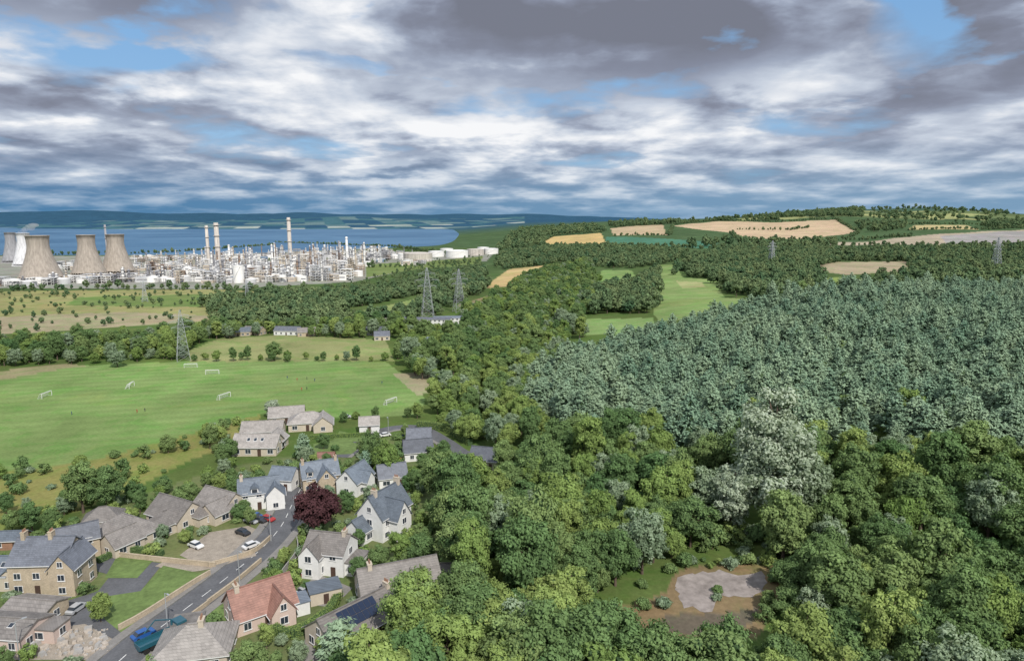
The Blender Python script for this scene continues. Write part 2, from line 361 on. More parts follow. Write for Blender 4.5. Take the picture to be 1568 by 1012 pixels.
# ------------------------------------------------------------------ houses
HC=[]; HS=1.13
def wins(fr,gl,cx,cy,z,nx,ny,w,h):
    ang=math.atan2(ny,nx)+math.pi/2
    fr.box((cx+nx*.03,cy+ny*.03,z),(w+.18,.1,h+.18),0,ang); gl.box((cx+nx*.06,cy+ny*.06,z),(w,.1,h),0,ang)
    fr.box((cx+nx*.09,cy+ny*.09,z),(.07,.1,h-.01),0,ang); fr.box((cx+nx*.06,cy+ny*.06,z-h/2-.16),(w+.35,.2,.1),0,ang)
def house(name,px,py,rot,blocks,wall='cream',roof='tile',chim=(),dormer=(),skyl=(),solar=None,s=HS):
    p=S(px,py)
    e=empty(name,p,rad(rot),s); W_=MB();RF=MB();FR=MB();GL=MB();CH=MB();DR=MB()
    for bi,bk in enumerate(blocks):
        x,y,Lx,Wy,h,rh=bk[:6]; ax=bk[6] if len(bk)>6 else 0; typ=bk[7] if len(bk)>7 else 'g'
        HC.append((p.x+s*(x*math.cos(rad(rot))-y*math.sin(rad(rot))),p.y+s*(x*math.sin(rad(rot))+y*math.cos(rad(rot))),s*(max(Lx,Wy)/2+.8)))
        ca_,sa_=math.cos(rad(ax)),math.sin(rad(ax))
        def tr(v): return (x+v[0]*ca_-v[1]*sa_,y+v[0]*sa_+v[1]*ca_,v[2])
        a,b_=Lx/2,Wy/2
        if typ=='g':
            W_.add([tr(v) for v in [(-a,-b_,-2),(-a,b_,-2),(-a,b_,h),(-a,0,h+rh),(-a,-b_,h),(a,-b_,-2),(a,b_,-2),(a,b_,h),(a,0,h+rh),(a,-b_,h)]],
              [(0,1,2,3,4),(9,8,7,6,5),(0,4,9,5),(1,6,7,2)])
            o=.4;sl=rh/b_;t=.16;e2=a+.3;up=.05
            cs=[(-b_-o,h-o*sl+up),(0,h+rh+up),(b_+o,h-o*sl+up),(b_+o,h-o*sl+t+up),(0,h+rh+t+up+.05),(-b_-o,h-o*sl+t+up)]
            vs=[tr((s_*e2,q,z)) for s_ in(-1,1) for q,z in cs]
            RF.add(vs,[(0,1,4,5),(1,2,3,4),(11,10,7,6),(10,9,8,7),(5,4,10,11),(4,3,9,10),(0,6,7,1),(1,7,8,2),(0,5,11,6),(2,8,9,3)])
            RF.box(tr((0,0,h+rh+t+.12)),(2*e2,.3,.14),0,rad(ax))
            FR.box(tr((0,-b_-o-.05,h-o*sl+.1)),(2*e2,.1,.13),0,rad(ax)); FR.box(tr((0,b_+o+.05,h-o*sl+.1)),(2*e2,.1,.13),0,rad(ax))
        elif typ=='h':
            W_.box(tr((0,0,h/2-1)),(Lx,Wy,h+2),0,rad(ax))
            o=.5; ea,eb=a+o,b_+o; rl=max(.05,ea-eb)
            RF.add([tr(v) for v in [(-ea,-eb,h),(ea,-eb,h),(ea,eb,h),(-ea,eb,h),(-rl,0,h+rh),(rl,0,h+rh)]],[(0,1,5,4),(1,2,5),(2,3,4,5),(3,0,4),(3,2,1,0)])
            RF.box(tr((0,0,h+rh+.04)),(2*rl,.3,.14),0,rad(ax))
            FR.box(tr((0,0,h-.1)),(2*ea-.06,2*eb-.06,.18),0,rad(ax))
        else:
            W_.box(tr((0,0,h/2-1)),(Lx,Wy,h+2),0,rad(ax)); RF.box(tr((0,0,h+.1)),(Lx+.4,Wy+.4,.22),0,rad(ax))
        fl=[1.5] if h<4.4 else [1.5,4.2]
        for z in fl:
            n=max(1,int(Lx/3.2))
            for i in range(n):
                q=-a+Lx*(i+.5)/n
                for s_ in(-1,1):
                    c=tr((q,s_*b_,z)); nx,ny=-sa_*s_,ca_*s_
                    if z<2 and i==n//2 and s_==-1 and bi==0:
                        DR.box((c[0]+nx*.04,c[1]+ny*.04,1.05),(1.0,.12,2.1),0,rad(ax)); continue
                    wins(FR,GL,c[0],c[1],z,nx,ny,random.choice([1.1,1.5,1.9]) if z<2 else 1.2,1.15)
            n=max(1,int(Wy/3.6))
            for i in range(n):
                q=-b_+Wy*(i+.5)/n
                for s_ in(-1,1):
                    c=tr((s_*a,q,z)); wins(FR,GL,c[0],c[1],z,ca_*s_,sa_*s_,1.2,1.15)
        if typ=='g' and rh>2.6:
            for s_ in(-1,1):
                c=tr((s_*a,0,h+rh*.35)); wins(FR,GL,c[0],c[1],c[2],ca_*s_,sa_*s_,.9,1.0)
    for cx,cy,cz in chim:
        CH.box((cx,cy,cz-1.2),(.75,1.3,3.0)); CH.box((cx,cy,cz+.36),(.9,1.45,.14))
        for q in(-.35,.05,.42): CH.cyl((cx,cy+q,cz+.43),(cx,cy+q,cz+.95),.13,.11,8,1)
    for dx,dy,dz,w_ in dormer:
        W_.box((dx,dy,dz),(w_,2.2,1.5)); FR.box((dx,dy-1.12,dz+.05),(w_-.3,.08,1.1)); GL.box((dx,dy-1.15,dz+.05),(w_-.5,.08,.9))
        RF.add([(dx-w_/2-.2,dy-1.4,dz+.77),(dx+w_/2+.2,dy-1.4,dz+.77),(dx,dy-1.4,dz+1.6),(dx-w_/2-.2,dy+1.6,dz+.77),(dx+w_/2+.2,dy+1.6,dz+.77),(dx,dy+1.6,dz+1.6)],[(0,1,2),(0,2,5,3),(1,4,5,2),(3,5,4),(0,3,4,1)])
    b0=blocks[0]; sl=b0[5]/(b0[3]/2)
    def onroof(u,v,lift): return (b0[0]+u,b0[1]-v,b0[4]+b0[5]-v*sl+lift)
    def panel(mb,u,v,w_,d_,lift,th=.08):
        P=[onroof(u-w_/2,v-d_/2,lift),onroof(u+w_/2,v-d_/2,lift),onroof(u+w_/2,v+d_/2,lift),onroof(u-w_/2,v+d_/2,lift)]
        mb.add(P+[(a_,b__,c_-th) for a_,b__,c_ in P],[(3,2,1,0),(0,1,5,4),(1,2,6,5),(2,3,7,6),(3,0,4,7)])
    for u,v in skyl: panel(FR,u,v,1.0,1.0,.30); panel(GL,u,v,.82,.82,.34)
    W_.obj('walls',[M[wall]],parent=e); RF.obj('roof',[M[roof]],parent=e); FR.obj('window_frames',[M['frame']],parent=e); GL.obj('window_panes',[M['glass']],parent=e)
    if CH.v: CH.obj('chimneys',[M['stone' if wall=='stone' else 'cream'],M['brick']],parent=e)
    if DR.v: DR.obj('door',[M['door']],parent=e)
    if solar:
        SP=MB(); u0,v0,nu,nv=solar
        for i in range(nu):
            for j_ in range(nv): panel(SP,u0+i*1.06,v0+j_*1.35,1.0,1.28,.36,.05)
        SP.obj('solar_panels',[M['solar']],parent=e)
    return e
M['solar']=mat('solar_panel',(.015,.025,.055),.2,2,.2,spec=.6)
house('stone_villa',80,893,3,[(0,0,11,9,6.6,3.6),(5.4,-1.5,8,4.8,6.0,2.8,90),(-6.8,1.5,3,5,3.2,1.8)],'stone','dark',chim=[(-4.4,0,11.2),(1.0,0,11.2)])
house('slate_house',-4,892,0,[(0,0,9,6.5,3.4,2.4),(5,-1,5,4,3,1.6,90)],'cream','slate',skyl=[(1,1.6),(3,1.6)])
house('slate_house',122,850,35,[(0,0,8,5.5,4.6,2.6)],'stone','dark')
house('low_render_house',8,978,-6,[(0,0,13,7.5,2.8,1.3),(7,1.5,6,4,2.6,.2,0,'f')],'salmon','tile',skyl=[(3,1.5)])
house('garage',55,945,-8,[(0,0,9,6,2.6,1.0)],'stone','tile')
house('bungalow',200,824,-28,[(0,0,13,8.5,2.7,3.3,0,'h'),(4.0,-4.5,7,6,2.7,2.4,90),(-4.0,-3.5,5,5,2.7,2.0,90,'h')],'cream','tile')
house('bungalow',272,798,-28,[(0,0,12,8.5,2.8,3.4,0,'g'),(2.5,-4.8,7,6,2.8,2.5,90,'h'),(5,3,6,7,2.8,2.6,90,'h')],'cream','tile')
house('bungalow',340,782,-28,[(0,0,11,8,2.8,3.0,0,'g'),(3.5,-4.2,6,6,2.8,2.3,90,'g')],'cream','tile')
house('bungalow',160,806,20,[(0,0,8,6,2.7,2.6,0,'h')],'cream','tile')
house('cottage',396,692,0,[(0,0,13,7.5,2.8,2.7,0,'g'),(3.5,4.5,6,6,2.8,2.3,90,'g')],'cream','tile2',skyl=[(-2,1.8),(0,1.8),(2,1.8)],s=1.25)
house('cottage',404,668,8,[(0,0,13,7,2.8,2.4)],'cream','tile2',s=1.2)
house('cottage',472,655,14,[(0,0,12,7.5,2.8,2.8,0,'h'),(5,-3,8,6,2.8,2.4,90,'g')],'cream','tile2',s=1.25)
house('cottage',440,645,14,[(0,0,12,7,2.8,2.6)],'cream','tile2',s=1.2)
house('slate_house',398,772,20,[(0,0,10,7,4.6,2.8),(4,-3,5,4.5,4.2,2.4,90)],'white','slate',chim=[(-4.2,0,8.1)],dormer=[(-1,-2.4,5.2,1.8)])
house('slate_house',490,745,25,[(0,0,10,7,4.4,3.2),(1,-3.5,5,4.5,4.2,2.7,90)],'stone','slate',chim=[(-4.5,0,8.3),(4.5,0,8.3)],dormer=[(-3,-2.4,5.4,1.6)])
house('slate_house',545,750,70,[(0,0,9,6.5,4.0,3.2),(0,-3,4,4,3.8,2.2,90)],'white','slate')
house('slate_house',437,745,-10,[(0,0,7,6,3.4,2.4)],'white','slate')
house('victorian_house',590,812,62,[(0,0,10.5,7,5.6,4.3),(-1,-3.2,6,4.6,5.2,3.4,90),(-6,2,5,5,3,2.2)],'white','slate',chim=[(4.6,0,10.9),(-3.5,0,10.6)],s=1.2)
house('white_house',508,868,-12,[(0,0,8.5,7,4.8,2.6),(-2.2,-3.2,4.2,4.2,4.6,2.4,90),(5.5,0,3,5.5,2.8,.2,0,'f')],'white','tile',chim=[(3.2,0,8.0)],s=1.2)
house('terracotta_house',400,944,38,[(0,0,10,7.5,2.9,3.4),(2.0,-3.5,4.5,4,2.9,2.7,90)],'salmon','terra',chim=[(-3.8,0,6.9)],s=1.25)
house('flat_roof_garage',447,938,30,[(0,0,6,4,2.6,.2,0,'f')],'white','slate')
house('flat_roof_garage',497,915,25,[(0,0,6,4.5,2.6,.2,0,'f')],'cream','slate')
house('flat_roof_garage',290,968,15,[(0,0,5,4,2.5,.2,0,'f')],'cream','tile2')
house('solar_bungalow',548,968,48,[(0,0,15,8.5,2.8,3.0)],'cream','tile',chim=[(6.3,0,6.4)],solar=(-4,1.1,7,2),s=1.2)
house('hipped_bungalow',610,912,22,[(0,0,14,9,3.0,3.4,0,'g'),(2,-4,7,6,3,2.5,90)],'cream','tile',chim=[(-5,0,7)],s=1.25)
house('hipped_bungalow',302,1008,12,[(0,0,10,8,2.8,2.9,0,'h')],'cream','tile2',chim=[(1,0,6)],s=1.3)
house('slate_house',640,700,15,[(0,0,9,7,3.0,2.9)],'white','dark')
house('slate_house',642,680,5,[(0,0,8,6,3.0,2.6)],'cream','dark')
house('white_bungalow',566,660,10,[(0,0,6,5,2.8,1.8)],'white','tile2',s=1.3)
house('slate_house',745,713,-15,[(0,0,9,7,3.0,2.8)],'cream','dark')
house('slate_house',600,740,20,[(0,0,8,6,3.0,2.8)],'white','dark')
house('garden_shed',500,708,5,[(0,0,5,3.5,2.2,1.0)],'brick','terra')
house('garden_shed',685,885,5,[(0,0,4,3,2.2,1.0)],'white','tile2')
house('garden_shed',20,836,5,[(0,0,7,4,2.4,1.2)],'brick','slate')
for px,py,l in [(365,514,16),(390,512,14),(442,512,18),(470,514,12),(655,498,36),(690,496,26),(575,512,14),(600,498,18),(520,508,12),(664,530,14),(648,541,12),(585,520,10)]:
    house('farmhouse',px,py,random.uniform(-20,20),[(0,0,l,8,3.2 if l<22 else 5,2.4 if l<22 else 1.0)],random.choice(['white','cream','stone']),random.choice(['dark','tile','slate']))
# ------------------------------------------------------------------ trees
M['bark']=mat('bark',(.12,.09,.07),.95,4,.3)
def core(name,c):
    m,nt=newmat(name); b=N(nt,'ShaderNodeBsdfDiffuse'); b.inputs[0].default_value=(*c,1); out(nt,b.outputs[0]); return m
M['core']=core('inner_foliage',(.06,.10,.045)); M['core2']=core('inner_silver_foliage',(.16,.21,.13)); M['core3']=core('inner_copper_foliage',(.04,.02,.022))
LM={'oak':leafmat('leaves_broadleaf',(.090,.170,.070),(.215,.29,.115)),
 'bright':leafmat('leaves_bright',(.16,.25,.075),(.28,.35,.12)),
 'grey':leafmat('leaves_willow',(.17,.25,.155),(.26,.33,.21),pale_sheen=(.35,.42,.31),pale_sheen_amt=.5),
 'silver':leafmat('leaves_white_poplar',(.28,.35,.24),(.34,.41,.30),pale_sheen=(.50,.55,.46),pale_sheen_amt=.7),
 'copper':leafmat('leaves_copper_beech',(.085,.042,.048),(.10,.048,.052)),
 'pine':leafmat('pine_needles',(.085,.175,.120),(.235,.32,.20),.0,pale_sheen=(.30,.39,.27),pale_sheen_amt=.4),
 'far':leafmat('leaves_distant',(.065,.125,.065),(.165,.215,.10),0)}  # distant leaves bluer, aerial haze put into their base colour
def unit(v): return v/np.maximum(np.linalg.norm(v,axis=1,keepdims=True),1e-9)
def quads(Cn,Nn,s,asp=.62,T_=None):
    n=len(Cn); r=R.normal(size=(n,3)) if T_ is None else T_
    t=unit(r-Nn*(r*Nn).sum(1,keepdims=True)); b=np.cross(Nn,t); s=s[:,None]
    v=np.stack([Cn+t*s,Cn+b*s*asp-Nn*s*.18,Cn-t*s,Cn-b*s*asp-Nn*s*.18],1).reshape(-1,3)
    return v,np.arange(4*n).reshape(n,4)
def ico(sub=1):
    bm=bmesh.new(); bmesh.ops.create_icosphere(bm,subdivisions=sub,radius=1); v=np.array([x.co[:] for x in bm.verts]); f=np.array([[x.index for x in p.verts] for p in bm.faces]); bm.free(); return v,f
IV,IF=ico(1)
def tree_mesh(name,leaf,H,Rx,base,nl,ls,lobes=34,seed=0,lr_=(.17,.33),conic=0,core='core'):
    """trunk+limbs, lobed crown of leaf sprays between z=base and z=H"""
    st=R.get_state(); R.seed(seed*31+5)
    cz=(base+H)/2; hz=(H-base)/2
    d=unit(R.normal(size=(lobes,3))); d[:,2]=d[:,2]*.95+.08
    rad_=R.uniform(.35,.86,lobes)[:,None]
    c=d*rad_; zz=c[:,2]; sh=np.ones(lobes) if not conic else np.clip(1-conic*(zz+.2),.25,1.15)
    c=c*np.stack([Rx*sh,Rx*sh,np.full(lobes,hz)],1); c[:,2]+=cz
    lrad=R.uniform(*lr_,lobes)*Rx*(.65+.35*sh)*(1.25-.45*rad_[:,0])
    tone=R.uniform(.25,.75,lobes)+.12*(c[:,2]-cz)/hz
    per=(lrad**2/(lrad**2).sum()*nl).astype(int)
    PC=[];PN=[];PV=[]
    for k in range(lobes):
        n=per[k]; u=unit(R.normal(size=(n,3))+np.array([0,0,.25])+ unit(c[k:k+1]-np.array([[0,0,cz]]))*.5)
        wob=1+.2*np.sin(u[:,:1]*5+k)+.16*np.sin(u[:,1:2]*7+2*k)
        p=c[k]+u*lrad[k]*R.uniform(.72,1.22,(n,1))*wob*np.array([1,1,.82])
        dd=np.linalg.norm((p[:,None]-c[None])/np.array([1,1,.82]),axis=2)/lrad[None]; dd[:,k]=9
        keep=dd.min(1)>.66
        p=p[keep];u=u[keep]
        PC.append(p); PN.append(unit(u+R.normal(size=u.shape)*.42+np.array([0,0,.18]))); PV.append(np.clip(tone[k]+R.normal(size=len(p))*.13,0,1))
    PC=np.vstack(PC);PN=np.vstack(PN);PV=np.concatenate(PV)
    lv,lq=quads(PC,PN,ls*R.uniform(.6,1.3,len(PC)))
    V=[lv];at=[np.repeat(PV,4)]; off=len(lv)
    tv=[];tf=[]
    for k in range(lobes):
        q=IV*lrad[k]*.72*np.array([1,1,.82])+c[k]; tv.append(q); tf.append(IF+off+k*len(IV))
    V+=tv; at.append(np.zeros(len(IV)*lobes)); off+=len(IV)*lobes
    mb=MB(); lean=(R.uniform(-.3,.3),R.uniform(-.3,.3))
    mb.cyl((0,0,-1),(lean[0],lean[1],base+hz*.5),.028*H,.014*H,8)
    mb.cyl((lean[0],lean[1],base+hz*.5),(lean[0]*1.5,lean[1]*1.5,H-hz*.35),.014*H,.004*H,6)
    for k in range(0,lobes,4):
        s0=(lean[0]*.7,lean[1]*.7,max(base*.7,min(c[k][2]-Rx*.4,H*.7))); mb.cyl(s0,tuple(c[k]),.009*H,.003*H,5)
    bv=np.array(mb.v); bq=np.array([f for f in mb.f if len(f)==4])+off
    V.append(bv); at.append(np.zeros(len(bv)))
    V=np.vstack(V); Qa=np.vstack([lq,bq]); tf=np.vstack(tf)
    mi=np.concatenate([np.zeros(len(lq)),np.full(len(bq),1),np.full(len(tf),2)])
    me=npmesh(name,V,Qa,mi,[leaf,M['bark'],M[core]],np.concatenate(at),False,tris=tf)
    R.set_state(st); return me
def pine_mesh(name,H,Rx,base,nl,ls,seed=0):
    st=R.get_state(); R.seed(seed*17+3)
    PC=[];PN=[];PT=[];PV=[]; mb=MB(); mb.cyl((0,0,-1),(0,0,H*.97),.013*H,.003*H,6); z=base; k=0
    while z<H:
        f=(z-base)/(H-base); r=Rx*(math.sin(min(1,(1-f)*1.3+.04)*math.pi/2))**.8*R.uniform(.8,1.1); nb=7 if r>1 else 4
        for b_ in range(nb):
            a=2*math.pi*b_/nb+R.uniform(-.35,.35)+k; L_=r*R.uniform(.65,1.2); dr=np.array([math.cos(a),math.sin(a),.28+.5*f]); 
            mb.cyl((0,0,z),tuple(dr*L_*.85+[0,0,z]),.03,.012,3,0,False)
            n=max(3,int(nl*L_/(Rx*80))); t=R.uniform(.25,1.05,n)[:,None]
            sd=np.array([-dr[1],dr[0],0]); p=np.array([0,0,z])+dr*L_*t+sd*(R.normal(size=(n,1))*.30*L_*(1.15-t*.7))+R.normal(size=(n,3))*[.08,.08,.2]
            PC.append(p); PN.append(unit(np.array([0,0,.8])+dr*.7+R.normal(size=(n,3))*.35)); PT.append(unit(dr+R.normal(size=(n,3))*.45+np.array([0,0,.25]))); tn=R.uniform(.3,.65); PV.append(np.clip(tn+.25*(t[:,0]-.6)+.15*f+R.normal(size=n)*.08,0,1))  # tone rises to branch ends and crown top, sunlit tops painted in
        z+=(H-base)/13*R.uniform(.75,1.2); k+=1
    PC=np.vstack(PC);PN=np.vstack(PN);PT=np.vstack(PT);PV=np.concatenate(PV)
    lv,lq=quads(PC,PN,ls*R.uniform(.7,1.3,len(PC)),.5,PT)
    tv=[];tf=[];off=len(lv)
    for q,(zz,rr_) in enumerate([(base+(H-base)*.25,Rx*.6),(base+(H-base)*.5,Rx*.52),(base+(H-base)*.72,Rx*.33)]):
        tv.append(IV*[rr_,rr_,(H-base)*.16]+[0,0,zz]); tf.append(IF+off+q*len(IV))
    off+=3*len(IV); bq=np.array([f for f in mb.f if len(f)==4])+off; bv=np.array(mb.v); tf=np.vstack(tf)
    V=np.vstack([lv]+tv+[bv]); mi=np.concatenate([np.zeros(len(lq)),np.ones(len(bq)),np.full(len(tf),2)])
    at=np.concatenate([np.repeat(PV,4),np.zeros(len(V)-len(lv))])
    me=npmesh(name,V,np.vstack([lq,bq]),mi,[LM['pine'],M['bark'],M['core']],at,False,tris=tf); R.set_state(st); return me
def coll(name,meshes):
    c=bpy.data.collections.new(name)
    for i,m in enumerate(meshes): c.objects.link(bpy.data.objects.new(m.name,m))
    return c
oakM=[tree_mesh('broadleaf_tree',LM['oak'],H,Rx,b_,11500,.28,lo,seed=s) for s,(H,Rx,b_,lo) in enumerate([(13,5.4,2.0,75),(14.5,5.6,2.2,85),(11.5,5.0,1.5,70),(15.5,4.8,2.0,80),(12.5,6.2,2,90)])]
brM=[tree_mesh('ash_tree',LM['bright'],H,Rx,b_,10000,.27,lo,seed=s+10) for s,(H,Rx,b_,lo) in enumerate([(12,4.8,1.5,66),(15,4.4,2,70),(10.5,4.6,1.2,60)])]
wiM=[tree_mesh('willow_tree',LM['grey'],H,Rx,b_,10500,.26,lo,seed=s+20) for s,(H,Rx,b_,lo) in enumerate([(12,4.8,1.5,70),(14,4.6,1.5,76)])]
poM=[tree_mesh('white_poplar_tree',LM['silver'],H,Rx,b_,20000,.24,lo,seed=s+30,conic=.25,lr_=(.17,.32),core='core2') for s,(H,Rx,b_,lo) in enumerate([(23,6.2,1.5,140),(16,4.6,1.2,80)])]
cbM=tree_mesh('copper_beech_tree',LM['copper'],11,4.6,1.2,9000,.28,60,seed=41,core='core3')
pnM=[pine_mesh('pine_tree',H,Rx,b_,1900,.42,seed=s) for s,(H,Rx,b_) in enumerate([(14.5,3.1,4),(13,2.9,3.5),(15.5,3.0,5),(12,3.1,3)])]
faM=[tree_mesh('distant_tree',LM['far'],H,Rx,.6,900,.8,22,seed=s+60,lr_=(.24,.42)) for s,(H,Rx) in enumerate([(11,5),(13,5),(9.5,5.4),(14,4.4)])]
shM=[tree_mesh('shrub',lm,H,Rx,.1,900,.2,16,seed=s+80,lr_=(.3,.5)) for s,(H,Rx,lm) in enumerate([(2,1.3,LM['oak']),(2.6,1.4,LM['bright']),(1.6,1.3,LM['grey']),(3.2,1.5,LM['oak'])])]
COL={k:coll(k,v) for k,v in dict(oak=oakM,bright=brM,willow=wiM,pine=pnM,far=faM,shrub=shM,oakmix=oakM+brM+wiM[:1],edge=oakM[:4]+brM+wiM[:1]).items()}
CN={k:len(c.objects) for k,c in COL.items()}
def gn(cname):
    g=bpy.data.node_groups.new('scatter_'+cname,'GeometryNodeTree')
    g.interface.new_socket('Geometry',in_out='INPUT',socket_type='NodeSocketGeometry'); g.interface.new_socket('Geometry',in_out='OUTPUT',socket_type='NodeSocketGeometry')
    gi=g.nodes.new('NodeGroupInput');go=g.nodes.new('NodeGroupOutput'); ip=g.nodes.new('GeometryNodeInstanceOnPoints'); ci=g.nodes.new('GeometryNodeCollectionInfo')
    ci.inputs['Collection'].default_value=COL[cname]; ci.inputs['Separate Children'].default_value=True; ci.inputs['Reset Children'].default_value=True
    ip.inputs['Pick Instance'].default_value=True
    def na(n,t):
        q=g.nodes.new('GeometryNodeInputNamedAttribute'); q.data_type=t; q.inputs['Name'].default_value=n; return q.outputs['Attribute']
    l=g.links.new; l(gi.outputs[0],ip.inputs['Points']); l(ci.outputs[0],ip.inputs['Instance']); l(na('idx','INT'),ip.inputs['Instance Index'])
    l(na('rot','FLOAT_VECTOR'),ip.inputs['Rotation']); l(na('scl','FLOAT_VECTOR'),ip.inputs['Scale']); l(ip.outputs[0],go.inputs[0]); return g
GN={}
def forest(name,cname,pts,smin,smax,sink=.3):
    if cname not in GN: GN[cname]=gn(cname)
    pts=np.asarray(pts); n=len(pts)
    if n==0: return
    z=T(pts[:,0],pts[:,1])-sink; P=np.column_stack([pts,z])
    me=bpy.data.meshes.new(name); me.vertices.add(n); me.vertices.foreach_set('co',P.astype(np.float32).ravel())
    a=me.attributes.new('idx','INT','POINT'); a.data.foreach_set('value',R.randint(0,CN[cname],n).astype(np.int32))
    a=me.attributes.new('rot','FLOAT_VECTOR','POINT'); a.data.foreach_set('vector',np.column_stack([R.normal(size=n)*.03,R.normal(size=n)*.03,R.uniform(0,6.28,n)]).astype(np.float32).ravel())
    s=R.uniform(smin,smax,n); a=me.attributes.new('scl','FLOAT_VECTOR','POINT'); a.data.foreach_set('vector',np.column_stack([s,s,s*R.uniform(.8,1.25,n)]).astype(np.float32).ravel())
    o=bpy.data.objects.new(name,me); link(o); md=o.modifiers.new('scatter','NODES'); md.node_group=GN[cname]; return o
def clear_of(pts,extra=2.0):
    k=np.ones(len(pts),bool)
    for x,y,r in HC: k&=np.hypot(pts[:,0]-x,pts[:,1]-y)>r+extra
    for RPx,wd in((RP,7.2),(RP2,5),(RP3,3.5)):
        for p in RPx[::3]: k&=np.hypot(pts[:,0]-p.x,pts[:,1]-p.y)>wd+extra*.5
    return pts[k]
def scatter(pts,sp_,excl=(),maxd=1e9,mind=0,jit=.42,keep=1.0,fuzz=0):
    P=poly(pts); x0,y0=P.min(0);x1,y1=P.max(0); y1=min(y1,maxd); xs=np.arange(x0,x1,sp_);ys=np.arange(y0,y1,sp_*.87)
    gx,gy=np.meshgrid(xs,ys); gx=gx+(np.arange(len(ys))%2)[:,None]*sp_*.5; gx=gx+R.uniform(-jit,jit,gx.shape)*sp_; gy=gy+R.uniform(-jit,jit,gy.shape)*sp_
    gx=gx.ravel();gy=gy.ravel(); fx=fuzz*(np.sin(gx/17+gy/23)+.6*np.sin(gx/7.3-gy/9)+R.normal(size=gx.shape)*.5); k=inside(P,gx+fx,gy+fx)&(gy<maxd)&(gy>mind)&(R.uniform(size=gx.shape)<keep)
    for e in excl: k&=~inside(poly(e),gx,gy)
    return np.column_stack([gx[k],gy[k]])
def line_pts(pts,sp_,jit=.3):
    o=[]
    W=[S(*p) for p in pts]
    for a,b_ in zip(W,W[1:]):
        n=max(1,int((b_-a).length/sp_))
        for k in range(n): q=a.lerp(b_,(k+R.uniform(-.3,.3))/n); o.append((q.x+R.normal()*sp_*jit,q.y+R.normal()*sp_*jit))
    return np.array(o)
CLEAR=[(850,985),(925,925),(1015,900),(1030,860),(1190,852),(1215,905),(1190,1000),(1170,1060),(930,1060)]
PATCH=[(1365,900),(1385,840),(1480,830),(1535,868),(1450,905)]
POPG=[(1050,810),(1100,765),(1270,770),(1285,830),(1200,862),(1080,850)]
FG=[(480,1300),(560,1060),(640,970),(710,925),(700,880),(665,815),(690,765),(770,735),(820,700),(900,690),(1060,705),(1240,700),(1600,750),(1950,1000),(1950,1300)]
pts=clear_of(scatter(FG,7.6,[CLEAR,PATCH,POPG]),.5)
big=R.uniform(size=len(pts))<.16
forest('broadleaf_woodland','oakmix',pts[~big],.65,1.15); forest('broadleaf_woodland','oakmix',pts[big],1.2,1.5)
forest('woodland_understorey','shrub',scatter(FG,6,[CLEAR],keep=.6),1,2.4)
forest('clearing_scrub','shrub',np.vstack([scatter([(860,975),(930,930),(1030,905),(1050,945),(1000,985)],4,keep=.5),line_pts([(1030,880),(1045,868),(1180,862),(1200,910),(1160,960)],2.5),line_pts([(1100,912),(1088,938)],3),scatter([(930,1060),(1000,985),(1150,960),(1180,1060)],5,keep=.5),scatter([(1060,830),(1270,815),(1280,860),(1060,865)],4,keep=.7)]),.5,1.5,.1)
PINE=[(815,655),(850,575),(960,545),(1060,515),(1230,475),(1350,465),(1750,465),(1750,790),(1568,735),(1240,700),(1060,705),(900,690)]
pp=scatter(PINE,5.0,maxd=560,fuzz=7)
cl_=np.sin(pp[:,0]/31+1)*np.sin(pp[:,1]/27)+R.normal(size=len(pp))*.5
lime=(R.uniform(size=len(pp))<.04)|((cl_>1.05)&(R.uniform(size=len(pp))<.4)); forest('pine_forest','pine',pp[~lime],.75,1.35); forest('larch_and_birch','edge',pp[lime],.6,.9)
forest('broadleaf_woodland','edge',np.vstack([scatter([(815,680),(860,640),(1000,660),(1150,665),(1300,665),(1600,700),(1750,780),(1568,760),(1240,715),(1060,715),(900,700)],11,keep=.6,fuzz=8),scatter([(1090,500),(1230,466),(1300,462),(1330,480),(1200,500),(1100,525)],10,keep=.35)]),.7,1.15)
W8=[(650,640),(672,600),(760,570),(860,545),(870,580),(850,665),(800,700),(760,690),(720,685)]
p8=clear_of(scatter(W8,8),1); R.shuffle(p8); h=len(p8); forest('broadleaf_woodland','bright',p8[:h*3//5],.65,1.05); forest('willow_copse','willow',p8[h*3//5:h*4//5],.7,1.0); forest('broadleaf_woodland','oak',p8[h*4//5:],.7,1.1)
W1=[(-120,572),(-80,532),(200,524),(330,507),(480,502),(620,500),(640,520),(590,521),(430,513),(325,522),(290,537),(290,552),(100,559)]
W2=[(335,503),(325,468),(400,455),(600,450),(735,412),(745,442),(690,470),(640,500)]
F2=[(530,488),(545,472),(650,452),(655,472),(570,494)]
W3=[(660,620),(640,560),(600,548),(640,520),(700,490),(770,455),(800,425),(900,402),(910,440),(900,480),(880,515),(870,545),(760,575),(690,625)]
W4=[(978,438),(1008,412),(1003,478),(905,482),(912,445)]
W5=[(1042,420),(1060,395),(1150,378),(1232,378),(1290,400),(1240,413),(1260,432),(1210,460),(1115,452),(1105,428)]
W6=[(1240,398),(1240,384),(1400,382),(1568,380),(1700,380),(1700,452),(1400,448),(1300,440),(1400,424),(1402,402)]
W7=[(762,410),(765,388),(840,380),(930,379),(1045,383),(1050,395),(1005,408),(960,412),(870,402),(780,412)]
SITE=[(628,508),(640,485),(710,485),(712,505),(680,512)]
forest('broadleaf_woodland','edge',clear_of(np.vstack([scatter(W1,9.5,[SITE],fuzz=2),scatter(W3,9,[SITE],fuzz=4)]),0),.55,1.1)
forest('distant_woodland','far',np.vstack([scatter(W2,10,[F2,SITE],keep=.9,fuzz=6),scatter(W4,9,fuzz=5),scatter(W5,10,fuzz=10),scatter(W6,13,keep=.82,fuzz=12),scatter(W7,13,keep=.85,fuzz=12)]),.65,1.35)
